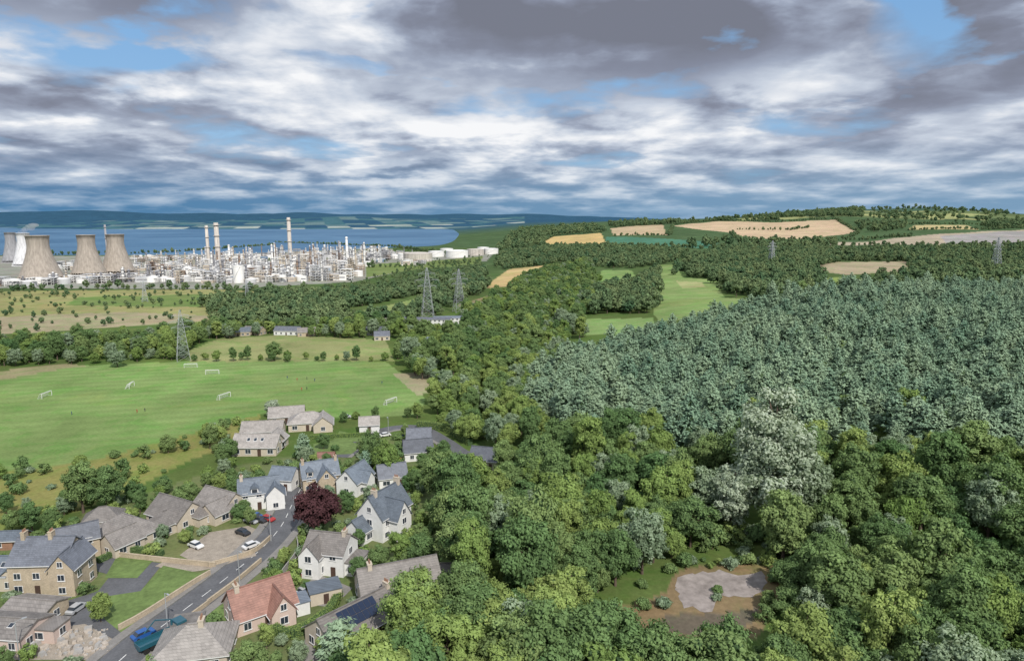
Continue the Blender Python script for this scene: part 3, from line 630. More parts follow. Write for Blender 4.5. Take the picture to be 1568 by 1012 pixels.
far_lines=[line_pts(l,10) for l in [
 [(0,447),(160,442),(330,443),(480,450),(600,440),(735,410)],[(830,378),(930,378)],[(835,369),(850,361),(925,356)],[(930,376),(1095,382),(1240,392)],[(940,362),(1025,361),(1030,346)],
 [(935,349),(1015,343)],[(1028,345),(1100,338),(1180,340)],[(1120,358),(1130,368),(1320,368),(1400,362)],[(1180,341),(1280,336)],[(1280,336),(1314,355),(1300,365)],[(1130,352),(1210,353),(1240,349)],
 [(1390,353),(1500,352),(1568,350)],[(1320,343),(1400,344),(1480,344),(1568,346)],[(1290,377),(1440,377),(1568,384)],[(1235,401),(1390,399),(1400,414)],
 [(760,388),(700,392),(600,378),(420,372)],[(0,392),(240,388),(420,376)],[(560,410),(640,408),(740,400)]]]
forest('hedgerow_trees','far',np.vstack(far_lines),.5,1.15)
FARW=[[(930,345),(1050,340),(1180,335),(1200,338),(1100,337),(1028,344),(940,350)],
 [(1315,352),(1310,342),(1385,343),(1390,350),(1340,358)],[(1100,335),(1200,329),(1280,320),(1330,317),(1320,333),(1250,334)],
 [(760,386),(770,372),(830,366),(836,378)],[(770,370),(800,352),(900,347),(930,352),(925,356),(850,361)],[(1050,378),(1060,374),(1290,377),(1240,386)],[(1500,345),(1568,341),(1640,342),(1640,350),(1510,351)]]
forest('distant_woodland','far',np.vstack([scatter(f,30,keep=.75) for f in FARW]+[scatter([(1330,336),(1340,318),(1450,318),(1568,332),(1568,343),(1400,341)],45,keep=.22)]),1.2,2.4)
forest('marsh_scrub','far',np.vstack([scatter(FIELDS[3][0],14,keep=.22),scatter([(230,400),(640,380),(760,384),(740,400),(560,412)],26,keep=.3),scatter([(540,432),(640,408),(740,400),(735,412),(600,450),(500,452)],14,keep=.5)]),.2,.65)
VIL=[(0,840),(120,790),(330,725),(470,690),(640,665),(700,720),(690,900),(560,1050),(0,1100)]
vs=clear_of(scatter(VIL,4.4,[FIELDS[0][0]],keep=.55),.1); vt=clear_of(scatter(VIL,9,[FIELDS[0][0]],keep=.6),-.2)
NOV=[[(100,950),(85,925),(150,905),(160,852),(250,862),(318,880),(225,960),(120,1010),(20,1010)],[(275,850),(320,815),(380,805),(425,822),(385,850),(320,870)]]
for e in NOV:
    P=poly(e); vs=vs[~inside(P,vs[:,0],vs[:,1])]; vt=vt[~inside(P,vt[:,0],vt[:,1])]
forest('garden_shrubs','shrub',vs,.6,1.5,.1); forest('garden_trees','edge',vt,.28,.55,.1)
rough=scatter(FIELDS[2][0],7,keep=.45); forest('rough_scrub','shrub',rough,.6,1.9,.1)
EDGE=np.vstack([line_pts(l,6.5) for l in [[(640,640),(560,640),(520,645),(400,640)],[(330,665),(300,672),(270,685),(240,700)],[(0,735),(60,728),(150,712)],[(340,700),(360,740),(290,745)],[(560,715),(600,725)],[(640,740),(660,800)],[(455,720),(440,730)],[(560,770),(540,790)],[(0,560),(100,552),(290,549)],[(300,552),(420,553),(600,553)],[(60,800),(200,760),(280,750)],[(0,790),(60,780),(130,760)]]])
forest('garden_trees','edge',clear_of(EDGE,.1),.3,.62)
forest('broadleaf_woodland','oakmix',clear_of(line_pts([(265,690),(320,680),(345,720)],8),.5),.55,.8)
def tree(name,me,px,py,s=1,sz=None):
    p=S(px,py); o=bpy.data.objects.new(name,me); o.location=(p.x,p.y,p.z-.2); o.rotation_euler=(0,0,random.uniform(0,6)); o.scale=(s,s,sz or s); link(o); return o
tree('white_poplar_tree',poM[0],1178,810,1.9,1.78); tree('white_poplar_tree',poM[1],1118,815,1.4,1.3); tree('willow_tree',wiM[1],1235,800,1.3,1.5); tree('willow_tree',wiM[0],1078,800,1.4)
tree('copper_beech_tree',cbM,490,820,1.35)
for a in [(128,785,1.05),(165,783,1.0),(50,815,.6),(80,812,.6),(205,770,.5),(20,815,.5)]: tree('broadleaf_tree',oakM[random.randrange(4)],*a)
tree('oak_tree',oakM[1],420,552,1.0,.85); tree('white_poplar_tree',poM[1],418,640,.85,.6); tree('willow_tree',wiM[1],628,562,1.4); tree('willow_tree',wiM[1],872,512,1.3,1.2); tree('willow_tree',wiM[0],180,562,1.2,.9)
for a in [(592,735,1.0,1.3),(570,725,.7,1.1),(700,795,1.2,1.4),(672,775,1.0,1.2),(612,862,.7,.6),(580,867,.6,.5),(645,862,.7,.6),(560,700,.6,.6),(530,785,.5,.5)]: tree('garden_tree',(brM+oakM)[random.randrange(6)],*a)
tree('pine_tree',pnM[3],522,1035,1.2,.95); tree('garden_tree',brM[2],155,952,.5,.65); tree('garden_tree',oakM[2],385,1045,.75,.75); tree('pine_tree',pnM[0],465,705,.9,.7); tree('pine_tree',pnM[1],560,735,.8,.8)
for i,(px,py) in enumerate([(600,1085),(690,1075),(790,1065),(890,1075),(660,1030),(850,1030),(1010,1095),(1100,1120),(760,1020),(640,1010),(930,1045)]): tree('chestnut_tree',(brM[:2]+oakM[:2])[i%4],px,py,1.25)
for px,py in [(1390,1100),(1460,1080),(1540,1085)]: tree('willow_tree',wiM[px%2],px,py,1.2,.9)
def hedge(name,px,w=1.2,h=1.5,lm='bright'):
    P=spline([S(*p).xy for p in px],.5); Cs=[];Ns=[]; mb=MB()
    for a,b_ in zip(P,P[1:]):
        t=(b_-a).normalized(); nn=np.array([-t.y,t.x,0]); z=t1(a.x,a.y)
        for _ in range(60):
            u=R.uniform(-1,1); k=R.randint(0,3); hh=h*R.uniform(.05,1)
            p=np.array([a.x,a.y,z])+np.array([t.x,t.y,0])*R.uniform(0,.5)
            if k==0: p=p+nn*u*w/2+[0,0,h]; n_=np.array([0,0,1.])
            else: s_=1 if k==1 else -1; p=p+nn*s_*w/2+[0,0,hh]; n_=nn*s_
            Cs.append(p+R.normal(size=3)*.06); Ns.append(n_)
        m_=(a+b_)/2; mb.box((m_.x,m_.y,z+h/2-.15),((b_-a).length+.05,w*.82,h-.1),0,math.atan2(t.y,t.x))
    Cs=np.array(Cs);Ns=unit(np.array(Ns)+R.normal(size=(len(Cs),3))*.4); lv,lq=quads(Cs,Ns,.14*R.uniform(.6,1.3,len(Cs)))
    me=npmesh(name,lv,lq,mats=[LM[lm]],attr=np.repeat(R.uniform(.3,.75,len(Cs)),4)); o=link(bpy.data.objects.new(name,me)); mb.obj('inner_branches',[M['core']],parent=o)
hedge('garden_hedge',[(418,968),(450,975),(500,945),(520,915)],1.8,2); hedge('garden_hedge',[(150,862),(195,845),(250,850)],lm='oak'); hedge('garden_hedge',[(640,655),(680,660),(720,682)],2.4,3); hedge('garden_hedge',[(475,672),(560,668)],1.4,1.6); hedge('garden_hedge',[(395,905),(430,870),(440,850)],1.2,1.3,'oak')
def wall(name,px,h=1.0,w=.35,m='stone'):
    P=spline([S(*p).xy for p in px],1.5); mb=MB()
    for a,b_ in zip(P,P[1:]):
        t=(b_-a); z=t1(a.x,a.y); m_=(a+b_)/2; mb.box((m_.x,m_.y,z+h/2-.2),(t.length,w,h+.4),0,math.atan2(t.y,t.x)); mb.box((m_.x,m_.y,z+h+.06),(t.length,w+.1,.12),0,math.atan2(t.y,t.x))
    mb.obj(name,[M[m]])
wall('garden_wall',[(182,965),(222,943),(295,896),(322,880)],1.2); wall('garden_wall',[(0,842),(70,828),(110,824)],1.8,.12,'grey'); wall('garden_wall',[(318,925),(362,892),(400,860)],1.0); wall('garden_wall',[(160,850),(250,860),(330,868)],1.2); wall('garden_wall',[(320,868),(385,848),(415,825)],1.1)
wall('garden_fence',[(430,885),(455,850),(455,830)],1.6,.1,'grey'); wall('garden_fence',[(560,880),(640,895),(700,892)],1.6,.1,'brick'); wall('garden_fence',[(280,955),(320,925)],1.0,.25)
# ------------------------------------------------------------------ vehicles
def carpaint(name,c):
    m,nt=newmat(name); b=N(nt,'ShaderNodeBsdfPrincipled'); n=noise(nt,N(nt,'ShaderNodeTexCoord').outputs['Object'],2,2)
    L(nt,mixc(nt,n,tuple(v*.85 for v in c),c),b.inputs['Base Color']); b.inputs['Roughness'].default_value=.3; b.inputs['Coat Weight'].default_value=.5; out(nt,b.outputs[0]); return m
CP=[carpaint('car_paint_'+n,c) for n,c in dict(blue=(.02,.10,.35),silver=(.45,.46,.48),red=(.4,.03,.03),white=(.75,.75,.75),black=(.03,.03,.035)).items()]
M['tyre']=mat('tyre',(.02,.02,.02),.9); M['teal']=carpaint('teal_paint',(.02,.10,.14))
def car(px,py,rot,ci):
    p=S(px,py); e=empty('parked_car',(p.x,p.y,p.z+.08),rad(rot),1.05); mb=MB(); n=9
    prof=[(-2.1,.35),(-2.15,.8),(-1.9,.95),(-1.2,1.0),(0,1.0),(1.0,.98),(1.9,.82),(2.12,.6),(2.1,.32)]
    vs=[(x,-.86,z) for x,z in prof]+[(x,.86,z) for x,z in prof]
    mb.add(vs,[tuple(range(n)),tuple(range(2*n-1,n-1,-1))]+[(i,i+n,i+1+n,i+1) for i in range(n-1)]+[(0,n-1,2*n-1,n)]); mb.obj('body',[CP[ci]],parent=e)
    g=MB(); g.box((-.25,0,1.2),(2.7,1.6,.46),0,0,.68,.84); g.obj('windows',[M['glass']],parent=e)
    r=MB(); r.box((-.25,0,1.45),(1.85,1.36,.05)); r.obj('roof',[CP[ci]],parent=e)
    w_=MB()
    for x in(-1.3,1.3):
        for y in(-.8,.8): w_.cyl((x,y-.1,.31),(x,y+.1,.31),.31,.31,14)
    w_.obj('wheels',[M['tyre']],parent=e)
for a in [(220,975,52,0),(385,800,-25,1),(398,799,-25,4),(410,797,-25,2),(392,793,-25,0),(300,838,-30,3),(455,885,50,2),(468,908,50,1),(640,682,30,3),(612,704,30,2),(530,640,10,1),(372,818,-30,4),(425,868,52,4),(118,935,80,1),(590,668,30,3),(560,690,40,2),(625,668,-10,0),(385,838,50,3)]: car(*a)
def truck(px,py,rot):
    p=S(px,py); e=empty('crane_lorry',(p.x,p.y,p.z+.08),rad(rot),1.15); t=MB()
    t.box((0,0,.85),(8,1.0,.3)); t.box((3.2,0,1.9),(1.9,2.3,2.2),0,0,.88,.95); t.box((-1,0,1.15),(6,2.35,.2)); t.box((-1,1.15,1.5),(6,.08,.6)); t.box((-1,-1.15,1.5),(6,.08,.6)); t.box((-4,0,1.5),(.08,2.3,.6))
    t.obj('cab_and_bed',[M['teal']],parent=e); g=MB(); g.box((4.1,0,2.3),(.12,1.9,.8)); g.box((3.3,0,2.3),(1.1,2.3,.6)); g.obj('windows',[M['glass']],parent=e)
    c=MB(); c.cyl((1.9,0,1),(1.9,0,3.6),.2,.18,8); c.beam((1.9,0,3.6),(-.8,0,4.8),.2); c.beam((-.8,0,4.8),(-2.6,.4,3.0),.16); c.obj('crane_arm',[M['teal']],parent=e)
    w_=MB()
    for x in(-3,-1.9,2.9):
        for y in(-1,1): w_.cyl((x,y-.15,.5),(x,y+.15,.5),.5,.5,16)
    w_.obj('wheels',[M['tyre']],parent=e)
truck(248,985,52)
def lamp(px,py,rot=0,h=8):
    p=S(px,py); mb=MB(); mb.cyl((0,0,0),(0,0,h),.11,.08,8); mb.beam((0,0,h),(1.2,0,h+.25),.07); mb.box((1.5,0,h+.25),(.8,.32,.16)); mb.cyl((0,0,0),(0,0,1.1),.16,.15,8); mb.obj('street_lamp',[M['metal']],p,rad(rot))
for a in [(257,962,-40),(367,892,-40),(30,1010,40),(452,800,-40),(595,668,-90),(415,828,140)]: lamp(*a)
mb=MB()
for i in range(200):
    q=S(random.uniform(40,165),random.uniform(962,1005)); s=random.choice([.25,.35,.5,.8,1.1])*random.uniform(.7,1.1); mb.box((q.x,q.y,q.z+s*.3+.06),(s*random.uniform(.9,1.6),s,s*.7),random.choice([0,0,1]),random.uniform(0,3),random.uniform(.7,1))
mb.obj('stone_pile',[mat('pale_stone',(.42,.37,.32),.9,1,.4),M['grey']])
def goal(px,py,rot,w_=7.3,h=2.44):
    p=S(px,py); mb=MB(); a=w_/2
    for x in(-a,a): mb.cyl((x,0,0),(x,0,h),.12,.12,6); mb.beam((x,0,h),(x,1,h),.08); mb.beam((x,1,h),(x,2.2,0),.08); mb.beam((x,0,.05),(x,2.2,.05),.08)
    mb.cyl((-a,0,h),(a,0,h),.12,.12,6); mb.beam((-a,2.2,.05),(a,2.2,.05),.08); mb.beam((-a,1,h),(a,1,h),.06)
    for k in range(15): x=-a+w_*k/14; mb.beam((x,1,h),(x,2.2,.05),.04); mb.beam((x,0,h),(x,1,h),.04)
    for k in range(5): t=k/5; mb.beam((-a,1+1.2*t,h*(1-t)),(a,1+1.2*t,h*(1-t)),.04)
    mb.obj('football_goal',[M['frame']],p,rad(rot))
for a in [(72,608,90),(202,593,100),(325,573,10),(345,610,70),(600,618,60),(292,563,10)]: goal(*a)
kit=mat('navy_kit',(.03,.05,.15),.8); kit2=mat('red_kit',(.35,.04,.04),.8); shorts=mat('shorts',(.04,.04,.05),.8)
def person(px,py,rot,k):
    p=S(px,py); me=bpy.data.meshes.new('footballer')
    vs=[(0,0,.95),(0,0,1.2),(0,0,1.45),(0,0,1.56),(0,0,1.70),(.12,0,.9),(.15,.16,.48),(.15,.02,.06),(.15,.18,.04),(-.12,0,.9),(-.14,-.06,.48),(-.14,-.25,.1),(-.14,-.12,.04),(.2,0,1.42),(.28,.05,1.15),(.25,.25,1.02),(-.2,0,1.42),(-.28,-.1,1.15),(-.26,.02,.92)]
    ed=[(0,1),(1,2),(2,3),(3,4),(0,5),(5,6),(6,7),(7,8),(0,9),(9,10),(10,11),(11,12),(2,13),(13,14),(14,15),(2,16),(16,17),(17,18)]
    rd=[.15,.14,.16,.07,.11,.1,.065,.045,.04,.1,.065,.045,.04,.07,.05,.035,.07,.05,.035]
    me.from_pydata(vs,ed,[]); o=bpy.data.objects.new('footballer',me); link(o); o.location=p; o.rotation_euler=(0,0,rad(rot)); md=o.modifiers.new('skin','SKIN'); md.use_smooth_shade=True
    for v,r_ in zip(me.skin_vertices[0].data,rd): v.radius=(r_,r_*.85)
    me.skin_vertices[0].data[0].use_root=True
    o.modifiers.new('sub','SUBSURF').levels=1; me.materials.append(k)
for i,(px,py) in enumerate([(440,580),(455,583),(470,581),(482,584),(462,598),(470,597),(110,635),(210,632),(222,630),(585,588)]): person(px,py,i*47,[kit,kit2,shorts][i%3])
# ------------------------------------------------------------------ industry
def cooling(px,py,wpx,hpx,m):
    p=S(px,py); q=mpp(p); r=wpx*q/2; H=hpx*q; mb=MB()
    prof=[(1.0,.07),(.9,.16),(.78,.3),(.66,.45),(.56,.6),(.5,.72),(.485,.8),(.50,.9),(.53,1.0)]
    P=[(a*r,b_*H) for a,b_ in prof]; mb.lathe(P+[(P[-1][0]+.5,H),(P[-1][0]+.5,H+.8),(P[-1][0]-1,H+.8)]+[(a-1.,b_) for a,b_ in P[::-1]],56)
    for k in range(36):
        a=2*math.pi*k/36
        for s in(-1,1): b_=a+s*math.pi/36; mb.beam((r*1.05*math.cos(a),r*1.05*math.sin(a),-1),(r*math.cos(b_),r*math.sin(b_),.075*H),.5)
    mb.lathe([(r*1.07,-2),(r*1.07,1.2),(r*1.0,1.2),(r*.8,-2)],40); mb.lathe([(r*.93,-1),(r*.93,.07*H)],40,1)  # inner cylinder painted dark for the shaded gap behind the legs
    mb.obj('cooling_tower',[m,M['gap_shade']],p,smooth=True)
M['gap_shade']=mat('painted_gap_shade',(.05,.045,.04),1,.1,.2); 
def towermat(name,c):
    m,nt=newmat(name); g=N(nt,'ShaderNodeTexCoord').outputs['Object']; mp=N(nt,'ShaderNodeMapping'); mp.inputs['Scale'].default_value=(1,1,.08); L(nt,g,mp.inputs[0])
    n=noise(nt,mp.outputs[0],.35,5,.7)
    col=mixc(nt,ramp(nt,n,[(.35,0.),(.7,1.)]),tuple(v*.66 for v in c),tuple(v*1.15 for v in c))
    b=N(nt,'ShaderNodeBsdfPrincipled'); L(nt,col,b.inputs['Base Color']); b.inputs['Roughness'].default_value=.9; out(nt,b.outputs[0]); return m
TC=towermat('weathered_concrete',(.40,.35,.30)); TW=towermat('pale_concrete',(.72,.72,.74)); TG=towermat('grey_concrete',(.33,.33,.35))
cooling(64,428,60,66,TC); cooling(137,421,48,60,TC); cooling(181,418,48,58,TC); cooling(40,407,34,49,TW); cooling(20,402,28,45,TG)
def chimney(px,py,hpx,wpx,m):
    p=S(px,py); q=mpp(p); H=hpx*q; r=wpx*q/2; mb=MB(); mb.lathe([(r*1.25,-1),(r,H*.3),(r*.85,H),(r*.6,H),(r*.6,H-3)],20)
    for f in(.45,.7,.94): mb.lathe([(r*.9,H*f),(r*1.35,H*f),(r*1.35,H*f+1),(r*.9,H*f+1)],16)
    mb.obj('industrial_chimney',[m],p,smooth=True)
W_W=mat('white_steel',(.78,.77,.75),.6,.05,.1); TP=towermat('pale_tan_concrete',(.60,.55,.50))
chimney(320,406,60,5,TP); chimney(335,408,66,7.5,TP); chimney(445,400,66,6,TP); chimney(167,415,70,3.2,TG); chimney(352,405,30,3,W_W); chimney(532,405,42,3.5,W_W); chimney(520,405,36,2.5,TG); chimney(498,405,30,3,W_W)
IM=[W_W,mat('silver_cladding',(.60,.60,.61),.4,.05,.2,metal=.2),mat('grey_steel',(.24,.24,.26),.7,.05,.3),mat('tan_cladding',(.52,.45,.36),.8,.05,.2),mat('rust_steel',(.28,.20,.15),.8,.05,.3),mat('blue_cladding',(.12,.22,.35),.6,.05,.2)]
def unit_(cx,cy,w_,d_,n,tall):
    mb=MB(); p=Vector((cx,cy,t1(cx,cy)))
    for i in range(n):
        x=random.uniform(-w_,w_);y=random.uniform(-d_,d_);z=t1(cx+x,cy+y)-p.z; mi=random.choice([0,0,0,0,1,1,1,2,3,3,4]); k=random.random()
        if k<.30:
            h=random.uniform(.3,1)**1.5*tall+8; r=random.uniform(1,2.6); mb.cyl((x,y,z-1),(x,y,z+h),r,r*.8,10,mi); mb.lathe([(r*.8,h),(r*.5,h+r*.6),(0.05,h+r*.8)],10,mi,(x,y,z))
            for f in(.4,.7,.95): mb.lathe([(r,h*f),(r+1.2,h*f),(r+1.2,h*f+.8),(r,h*f+.8)],8,2,(x,y,z))
        elif k<.62:
            a=random.uniform(4,10);b_=random.uniform(4,8);h=random.uniform(8,tall*.55+6); lv=int(h/5)+1
            for sx in(-a,0,a):
                for sy in(-b_,b_): mb.beam((x+sx,y+sy,z-1),(x+sx,y+sy,z+h),.55,mi)
            for l in range(1,lv+1):
                zz=z+h*l/lv; mb.box((x,y,zz),(2*a+1,2*b_+1,.5),mi); 
                if random.random()<.7: mb.box((x+random.uniform(-a/2,a/2),y,zz-1.8),(a*random.uniform(.4,1),b_,2.4),random.choice([0,1,2,3]))
                mb.beam((x-a,y-b_,zz-h/lv),(x,y-b_,zz),.4,mi); mb.beam((x,y-b_,zz-h/lv),(x+a,y-b_,zz),.4,mi)
        elif k<.76:
            r=random.uniform(4,10);h=random.uniform(5,11); mb.cyl((x,y,z-1),(x,y,z+h),r,r,20,random.choice([0,0,1])); mb.lathe([(r,h),(r*.5,h+r*.12),(.1,h+r*.16)],20,0,(x,y,z))
        elif k<.9:
            a=random.uniform(8,26);b_=random.uniform(6,12);h=random.uniform(4,10); mb.box((x,y,z+h/2-1),(a,b_,h+2),random.choice([0,1,3,3,5,0])); mb.box((x,y,z+h+.3),(a*.98,b_*.98,.6),random.choice([1,0])); mb.box((x,y-b_/2-.05,z+h*.55),(a*.85,.2,h*.2),2)
        else:
            a=random.uniform(20,50); h=random.uniform(5,9)
            for q in range(5): mb.cyl((x-a/2,y+q*1.1,z+h),(x+a/2,y+q*1.1,z+h),.4,.4,6,random.choice([0,1,1,3]))
            for q in range(int(a/7)): mb.beam((x-a/2+q*7,y,z-1),(x-a/2+q*7,y,z+h),.5,2); mb.beam((x-a/2+q*7,y+5,z-1),(x-a/2+q*7,y+5,z+h),.5,2)
    mb.obj('refinery_unit',IM,p)
for px,py,w_,d_,n,tall in [(215,430,55,50,46,14),(270,428,60,60,56,20),(270,412,60,60,50,24),(330,430,60,50,60,26),(330,412,60,70,65,34),(385,430,55,50,55,24),(390,412,60,80,70,34),(440,428,50,50,55,26),(450,412,60,90,80,44),(500,426,50,60,70,44),(515,410,60,100,80,44),(560,400,60,120,60,34),(590,392,70,140,50,24),(130,432,60,40,28,10),(240,398,80,120,40,18),(30,436,60,40,26,10),(110,410,70,90,26,14),(210,412,45,60,36,14),(640,405,40,60,16,8),(360,396,90,150,50,30),(450,394,100,150,60,40),(540,388,120,250,50,28)]:
    p=S(px,py); unit_(p.x,p.y,w_,d_,n,tall)
def tank(px,py,wpx,hpx):
    p=S(px,py); q=mpp(p); r=wpx*q/2; h=hpx*q; mb=MB(); mb.cyl((0,0,-2),(0,0,h),r,r,36,0); mb.lathe([(r+.4,h-.5),(r+.4,h+.4),(r*.6,h+r*.07),(.1,h+r*.1)],36,0)
    for k in range(12): a=k/12*1.6-2.4; mb.box((math.cos(a)*(r+.6),math.sin(a)*(r+.6),h*k/12+.5),(2,1,.4),1,a)
    mb.obj('storage_tank',[TP if px in(640,728,690) else W_W,IM[1]],p)
for a in [(640,400,44,12),(668,393,24,8),(700,394,34,10),(728,391,26,9),(752,389,22,8),(620,398,20,9),(366,433,16,26),(684,388,20,7),(740,386,18,7)]: tank(*a)
def pylon(px,py,hpx,rot=20):
    p=S(px,py); H=hpx*mpp(p); mb=MB(); w_=max(.12,mpp(p)*.36); b_=.11*H
    def hw(f): return b_*(1-f)+.1*b_ if f<.6 else b_*.46*(1-(f-.6)/.4)+.09*b_
    lv=[0,.14,.27,.38,.48,.57,.65,.73,.81,.9,1.0]
    for a,c in zip(lv,lv[1:]):
        ha,hc=hw(a),hw(c); A_=[(-ha,-ha),(ha,-ha),(ha,ha),(-ha,ha)];C_=[(-hc,-hc),(hc,-hc),(hc,hc),(-hc,hc)]
        for k in range(4):
            j_=(k+1)%4; mb.beam((*A_[k],a*H),(*C_[k],c*H),w_); mb.beam((*A_[k],a*H),(*C_[j_],c*H),w_*.6); mb.beam((*A_[j_],a*H),(*C_[k],c*H),w_*.6); mb.beam((*C_[k],c*H),(*C_[j_],c*H),w_*.6)
    for f,l in((.66,.17),(.77,.22),(.89,.15)):
        for s in(-1,1):
            mb.beam((0,0,f*H),(s*l*H,0,f*H),w_*.9); mb.beam((0,0,(f+.06)*H),(s*l*H,0,f*H),w_*.7); mb.beam((s*l*.5*H,0,f*H),(s*l*.5*H,0,(f+.03)*H),w_*.6); mb.beam((s*l*H,0,f*H),(s*l*H,0,(f-.05)*H),w_*.7)
    mb.obj('electricity_pylon',[M['metal']],p,rad(rot))
for a in [(281,552,78,30),(655,492,82,15),(703,478,66,25),(1181,407,38,20),(1524,416,52,20),(222,462,34,30),(379,462,32,25)]: pylon(*a)
m,nt=newmat('steam'); vs_=N(nt,'ShaderNodeVolumeScatter'); vs_.inputs['Density'].default_value=.06; o=N(nt,'ShaderNodeOutputMaterial'); L(nt,vs_.outputs[0],o.inputs[1])
p=S(34,407); q=mpp(p); bm=bmesh.new()
for k in range(14):
    r_=(2.2+k*.25)*q; mt=Matrix.Translation((k*1.9*q+random.uniform(-3,3),0,(48+k*1.0+random.uniform(-1.5,1.5))*q))@Matrix.Diagonal((r_*1.5,r_,r_*.6,1)); bmesh.ops.create_icosphere(bm,subdivisions=2,radius=1,matrix=mt)
me=bpy.data.meshes.new('steam_plume'); bm.to_mesh(me); bm.free(); me.materials.append(m); o=link(bpy.data.objects.new('steam_plume',me)); o.location=p
# ------------------------------------------------------------------ sea
m,nt=newmat('sea_water'); pos=N(nt,'ShaderNodeNewGeometry').outputs['Position']; b=N(nt,'ShaderNodeBsdfPrincipled')
n=noise(nt,pos,.0016,5,.6,.6); L(nt,mixc(nt,ramp(nt,n,[(.35,0.),(.65,1.)]),(.045,.12,.22),(.09,.19,.31)),b.inputs['Base Color']); b.inputs['Roughness'].default_value=.6; b.inputs['Specular IOR Level'].default_value=.12
out(nt,b.outputs[0])
mb=MB(); zS=CAMZ-110; mb.add([(-16000,900,zS),(3500,900,zS),(3500,16000,zS),(-16000,16000,zS)],[(0,1,2,3)]); mb.obj('sea',[m])
# ------------------------------------------------------------------ sun + sky
SAZ=rad(180-25); SEL=rad(44)   # sun behind the camera, a little to the right
sd=bpy.data.lights.new('sun','SUN'); sd.energy=4.1; sd.angle=rad(.8); sd.color=(1,.95,.87); so=link(bpy.data.objects.new('sun',sd))
dirv=Vector((math.sin(SAZ)*math.cos(SEL),math.cos(SAZ)*math.cos(SEL),math.sin(SEL))); so.rotation_euler=dirv.to_track_quat('Z','Y').to_euler(); so.location=(0,0,300)
w=bpy.data.worlds.new("World"); sc.world=w; w.use_nodes=True; nt=w.node_tree; nt.nodes.clear()
try: w.cycles.sampling_method='NONE'
except Exception: pass
sky=N(nt,'ShaderNodeTexSky',sky_type='NISHITA'); sky.sun_disc=False; sky.sun_elevation=SEL; sky.sun_rotation=SAZ
tc=N(nt,'ShaderNodeTexCoord').outputs['Generated']; s=N(nt,'ShaderNodeSeparateXYZ'); L(nt,tc,s.inputs[0])
el=math_(nt,'MULTIPLY',math_(nt,'ARCSINE',s.outputs[2]),57.2958); az=math_(nt,'MULTIPLY',math_(nt,'ARCTAN2',s.outputs[0],s.outputs[1]),57.2958)
zc=math_(nt,'ADD',math_(nt,'MAXIMUM',s.outputs[2],0.0),.16)
cb=N(nt,'ShaderNodeCombineXYZ'); L(nt,math_(nt,'DIVIDE',s.outputs[0],zc),cb.inputs[0]); L(nt,math_(nt,'DIVIDE',s.outputs[1],zc),cb.inputs[1]); P_=cb.outputs[0]
nA_=noise(nt,P_,1.15,7,.5,.1,'2D')
mp=N(nt,'ShaderNodeMapping'); mp.inputs['Location'].default_value=(5.3,2.1,0); L(nt,P_,mp.inputs[0])
nB=noise(nt,mp.outputs[0],2.4,8,.52,.1,'2D')
azw=math_(nt,'ADD',az,math_(nt,'MULTIPLY',math_(nt,'SUBTRACT',nA_,.5),30.)); elw=math_(nt,'ADD',el,math_(nt,'MULTIPLY',math_(nt,'SUBTRACT',nB,.5),9.))
def blob(a,e,sx,sy,amp):
    u=math_(nt,'DIVIDE',math_(nt,'SUBTRACT',azw,a),sx); v=math_(nt,'DIVIDE',math_(nt,'SUBTRACT',elw,e),sy)
    q=math_(nt,'ADD',math_(nt,'MULTIPLY',u,u),math_(nt,'MULTIPLY',v,v)); return math_(nt,'MULTIPLY',math_(nt,'EXPONENT',math_(nt,'MULTIPLY',q,-1.)),amp)
def addall(l):
    r=l[0]
    for x in l[1:]: r=math_(nt,'ADD',r,x)
    return r
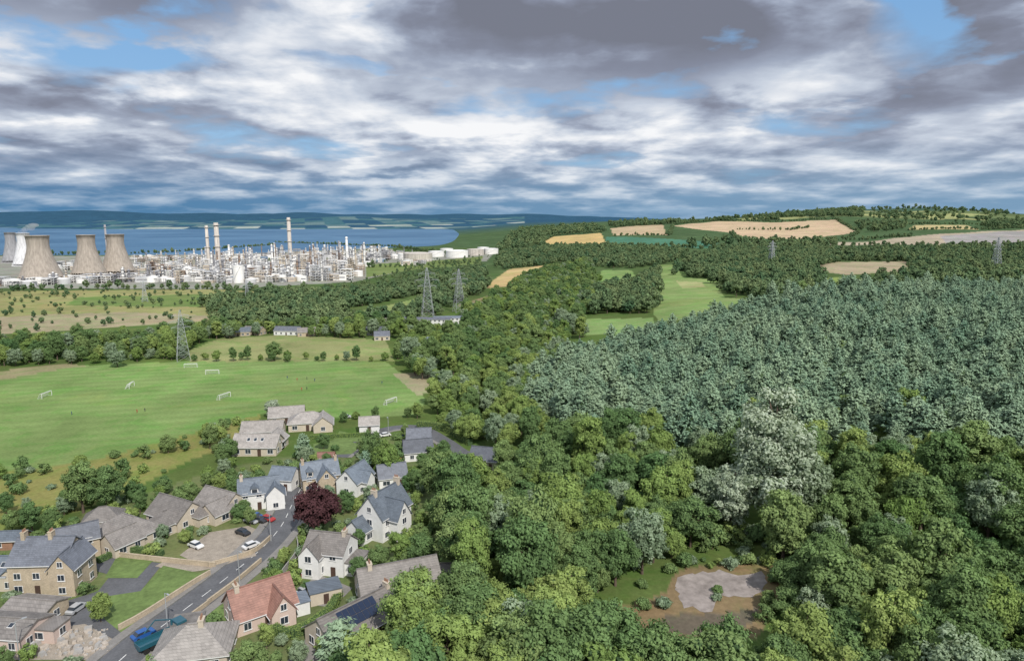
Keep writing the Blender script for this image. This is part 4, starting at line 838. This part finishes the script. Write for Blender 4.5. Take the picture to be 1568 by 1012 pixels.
Bv=addall([math_(nt,'MULTIPLY',nB,1.35),math_(nt,'MULTIPLY',nA_,.35),
  blob(8,13.8,16,3.4,-.44),blob(-34,15.5,9,2.4,-.38),blob(35,11,7,4.4,-.42),blob(24,7.0,8,1.6,-.12),blob(-30,7.5,8,1.2,-.14),
  blob(-4,7.4,15,2.2,.15),blob(17,10.0,5,1.4,.10),blob(-18,12,8,2.4,.14),blob(-10,3.6,9,.7,.12),blob(-34,4.5,9,2,-.16)])
Bv=math_(nt,'SUBTRACT',Bv,.35)
cloud=ramp(nt,Bv,[(.0,(.19,.205,.26)),(.20,(.235,.26,.34)),(.38,(.35,.40,.51)),(.55,(.57,.63,.73)),(.76,(.93,.94,.96))])
cov=addall([nA_,math_(nt,'MULTIPLY',nB,.35),blob(27.5,15,3.2,3.5,-.32),blob(-32,11,7,1.5,-.16),blob(-8,11.6,7,1.1,-.24),blob(-11,16.2,3,1.2,-.2),blob(8,14.3,13,3.0,.25),blob(35,11,6,4,.2),blob(-34,15.5,8,2,.2)])
cm=ramp(nt,cov,[(.45,0.),(.60,1.)])
blue=mixc(nt,ramp(nt,math_(nt,'DIVIDE',el,30.),[(0,0.),(.6,1.)]),(.30,.52,.78),(.20,.44,.80))
skyb=mixc(nt,.75,mixc(nt,1.,sky.outputs[0],(.1,.1,.1),'MULTIPLY'),blue)
c1=mixc(nt,cm,skyb,cloud)
elh=math_(nt,'ADD',el,math_(nt,'MULTIPLY',math_(nt,'SUBTRACT',nB,.5),3.5))
hz=ramp(nt,math_(nt,'DIVIDE',elh,10.),[(.06,1.),(.18,.82),(.38,.28),(.58,0.)])
hcol=mixc(nt,ramp(nt,math_(nt,'ADD',math_(nt,'DIVIDE',az,90.),.5),[(.15,0.),(.5,.6),(.8,1.)]),(.085,.22,.40),(.20,.34,.50))
hcol=mixc(nt,ramp(nt,nB,[(.4,0.),(.7,.55)]),hcol,(.40,.54,.70))
c2=mixc(nt,hz,c1,hcol)
bg=N(nt,'ShaderNodeBackground'); bg.inputs['Strength'].default_value=.1; L(nt,mixc(nt,1.,c2,(10,10,10),'MULTIPLY'),bg.inputs[0])
wo=N(nt,'ShaderNodeOutputWorld'); L(nt,bg.outputs[0],wo.inputs[0])
sc.view_settings.view_transform='Standard'; sc.view_settings.look='None'; sc.view_settings.exposure=0
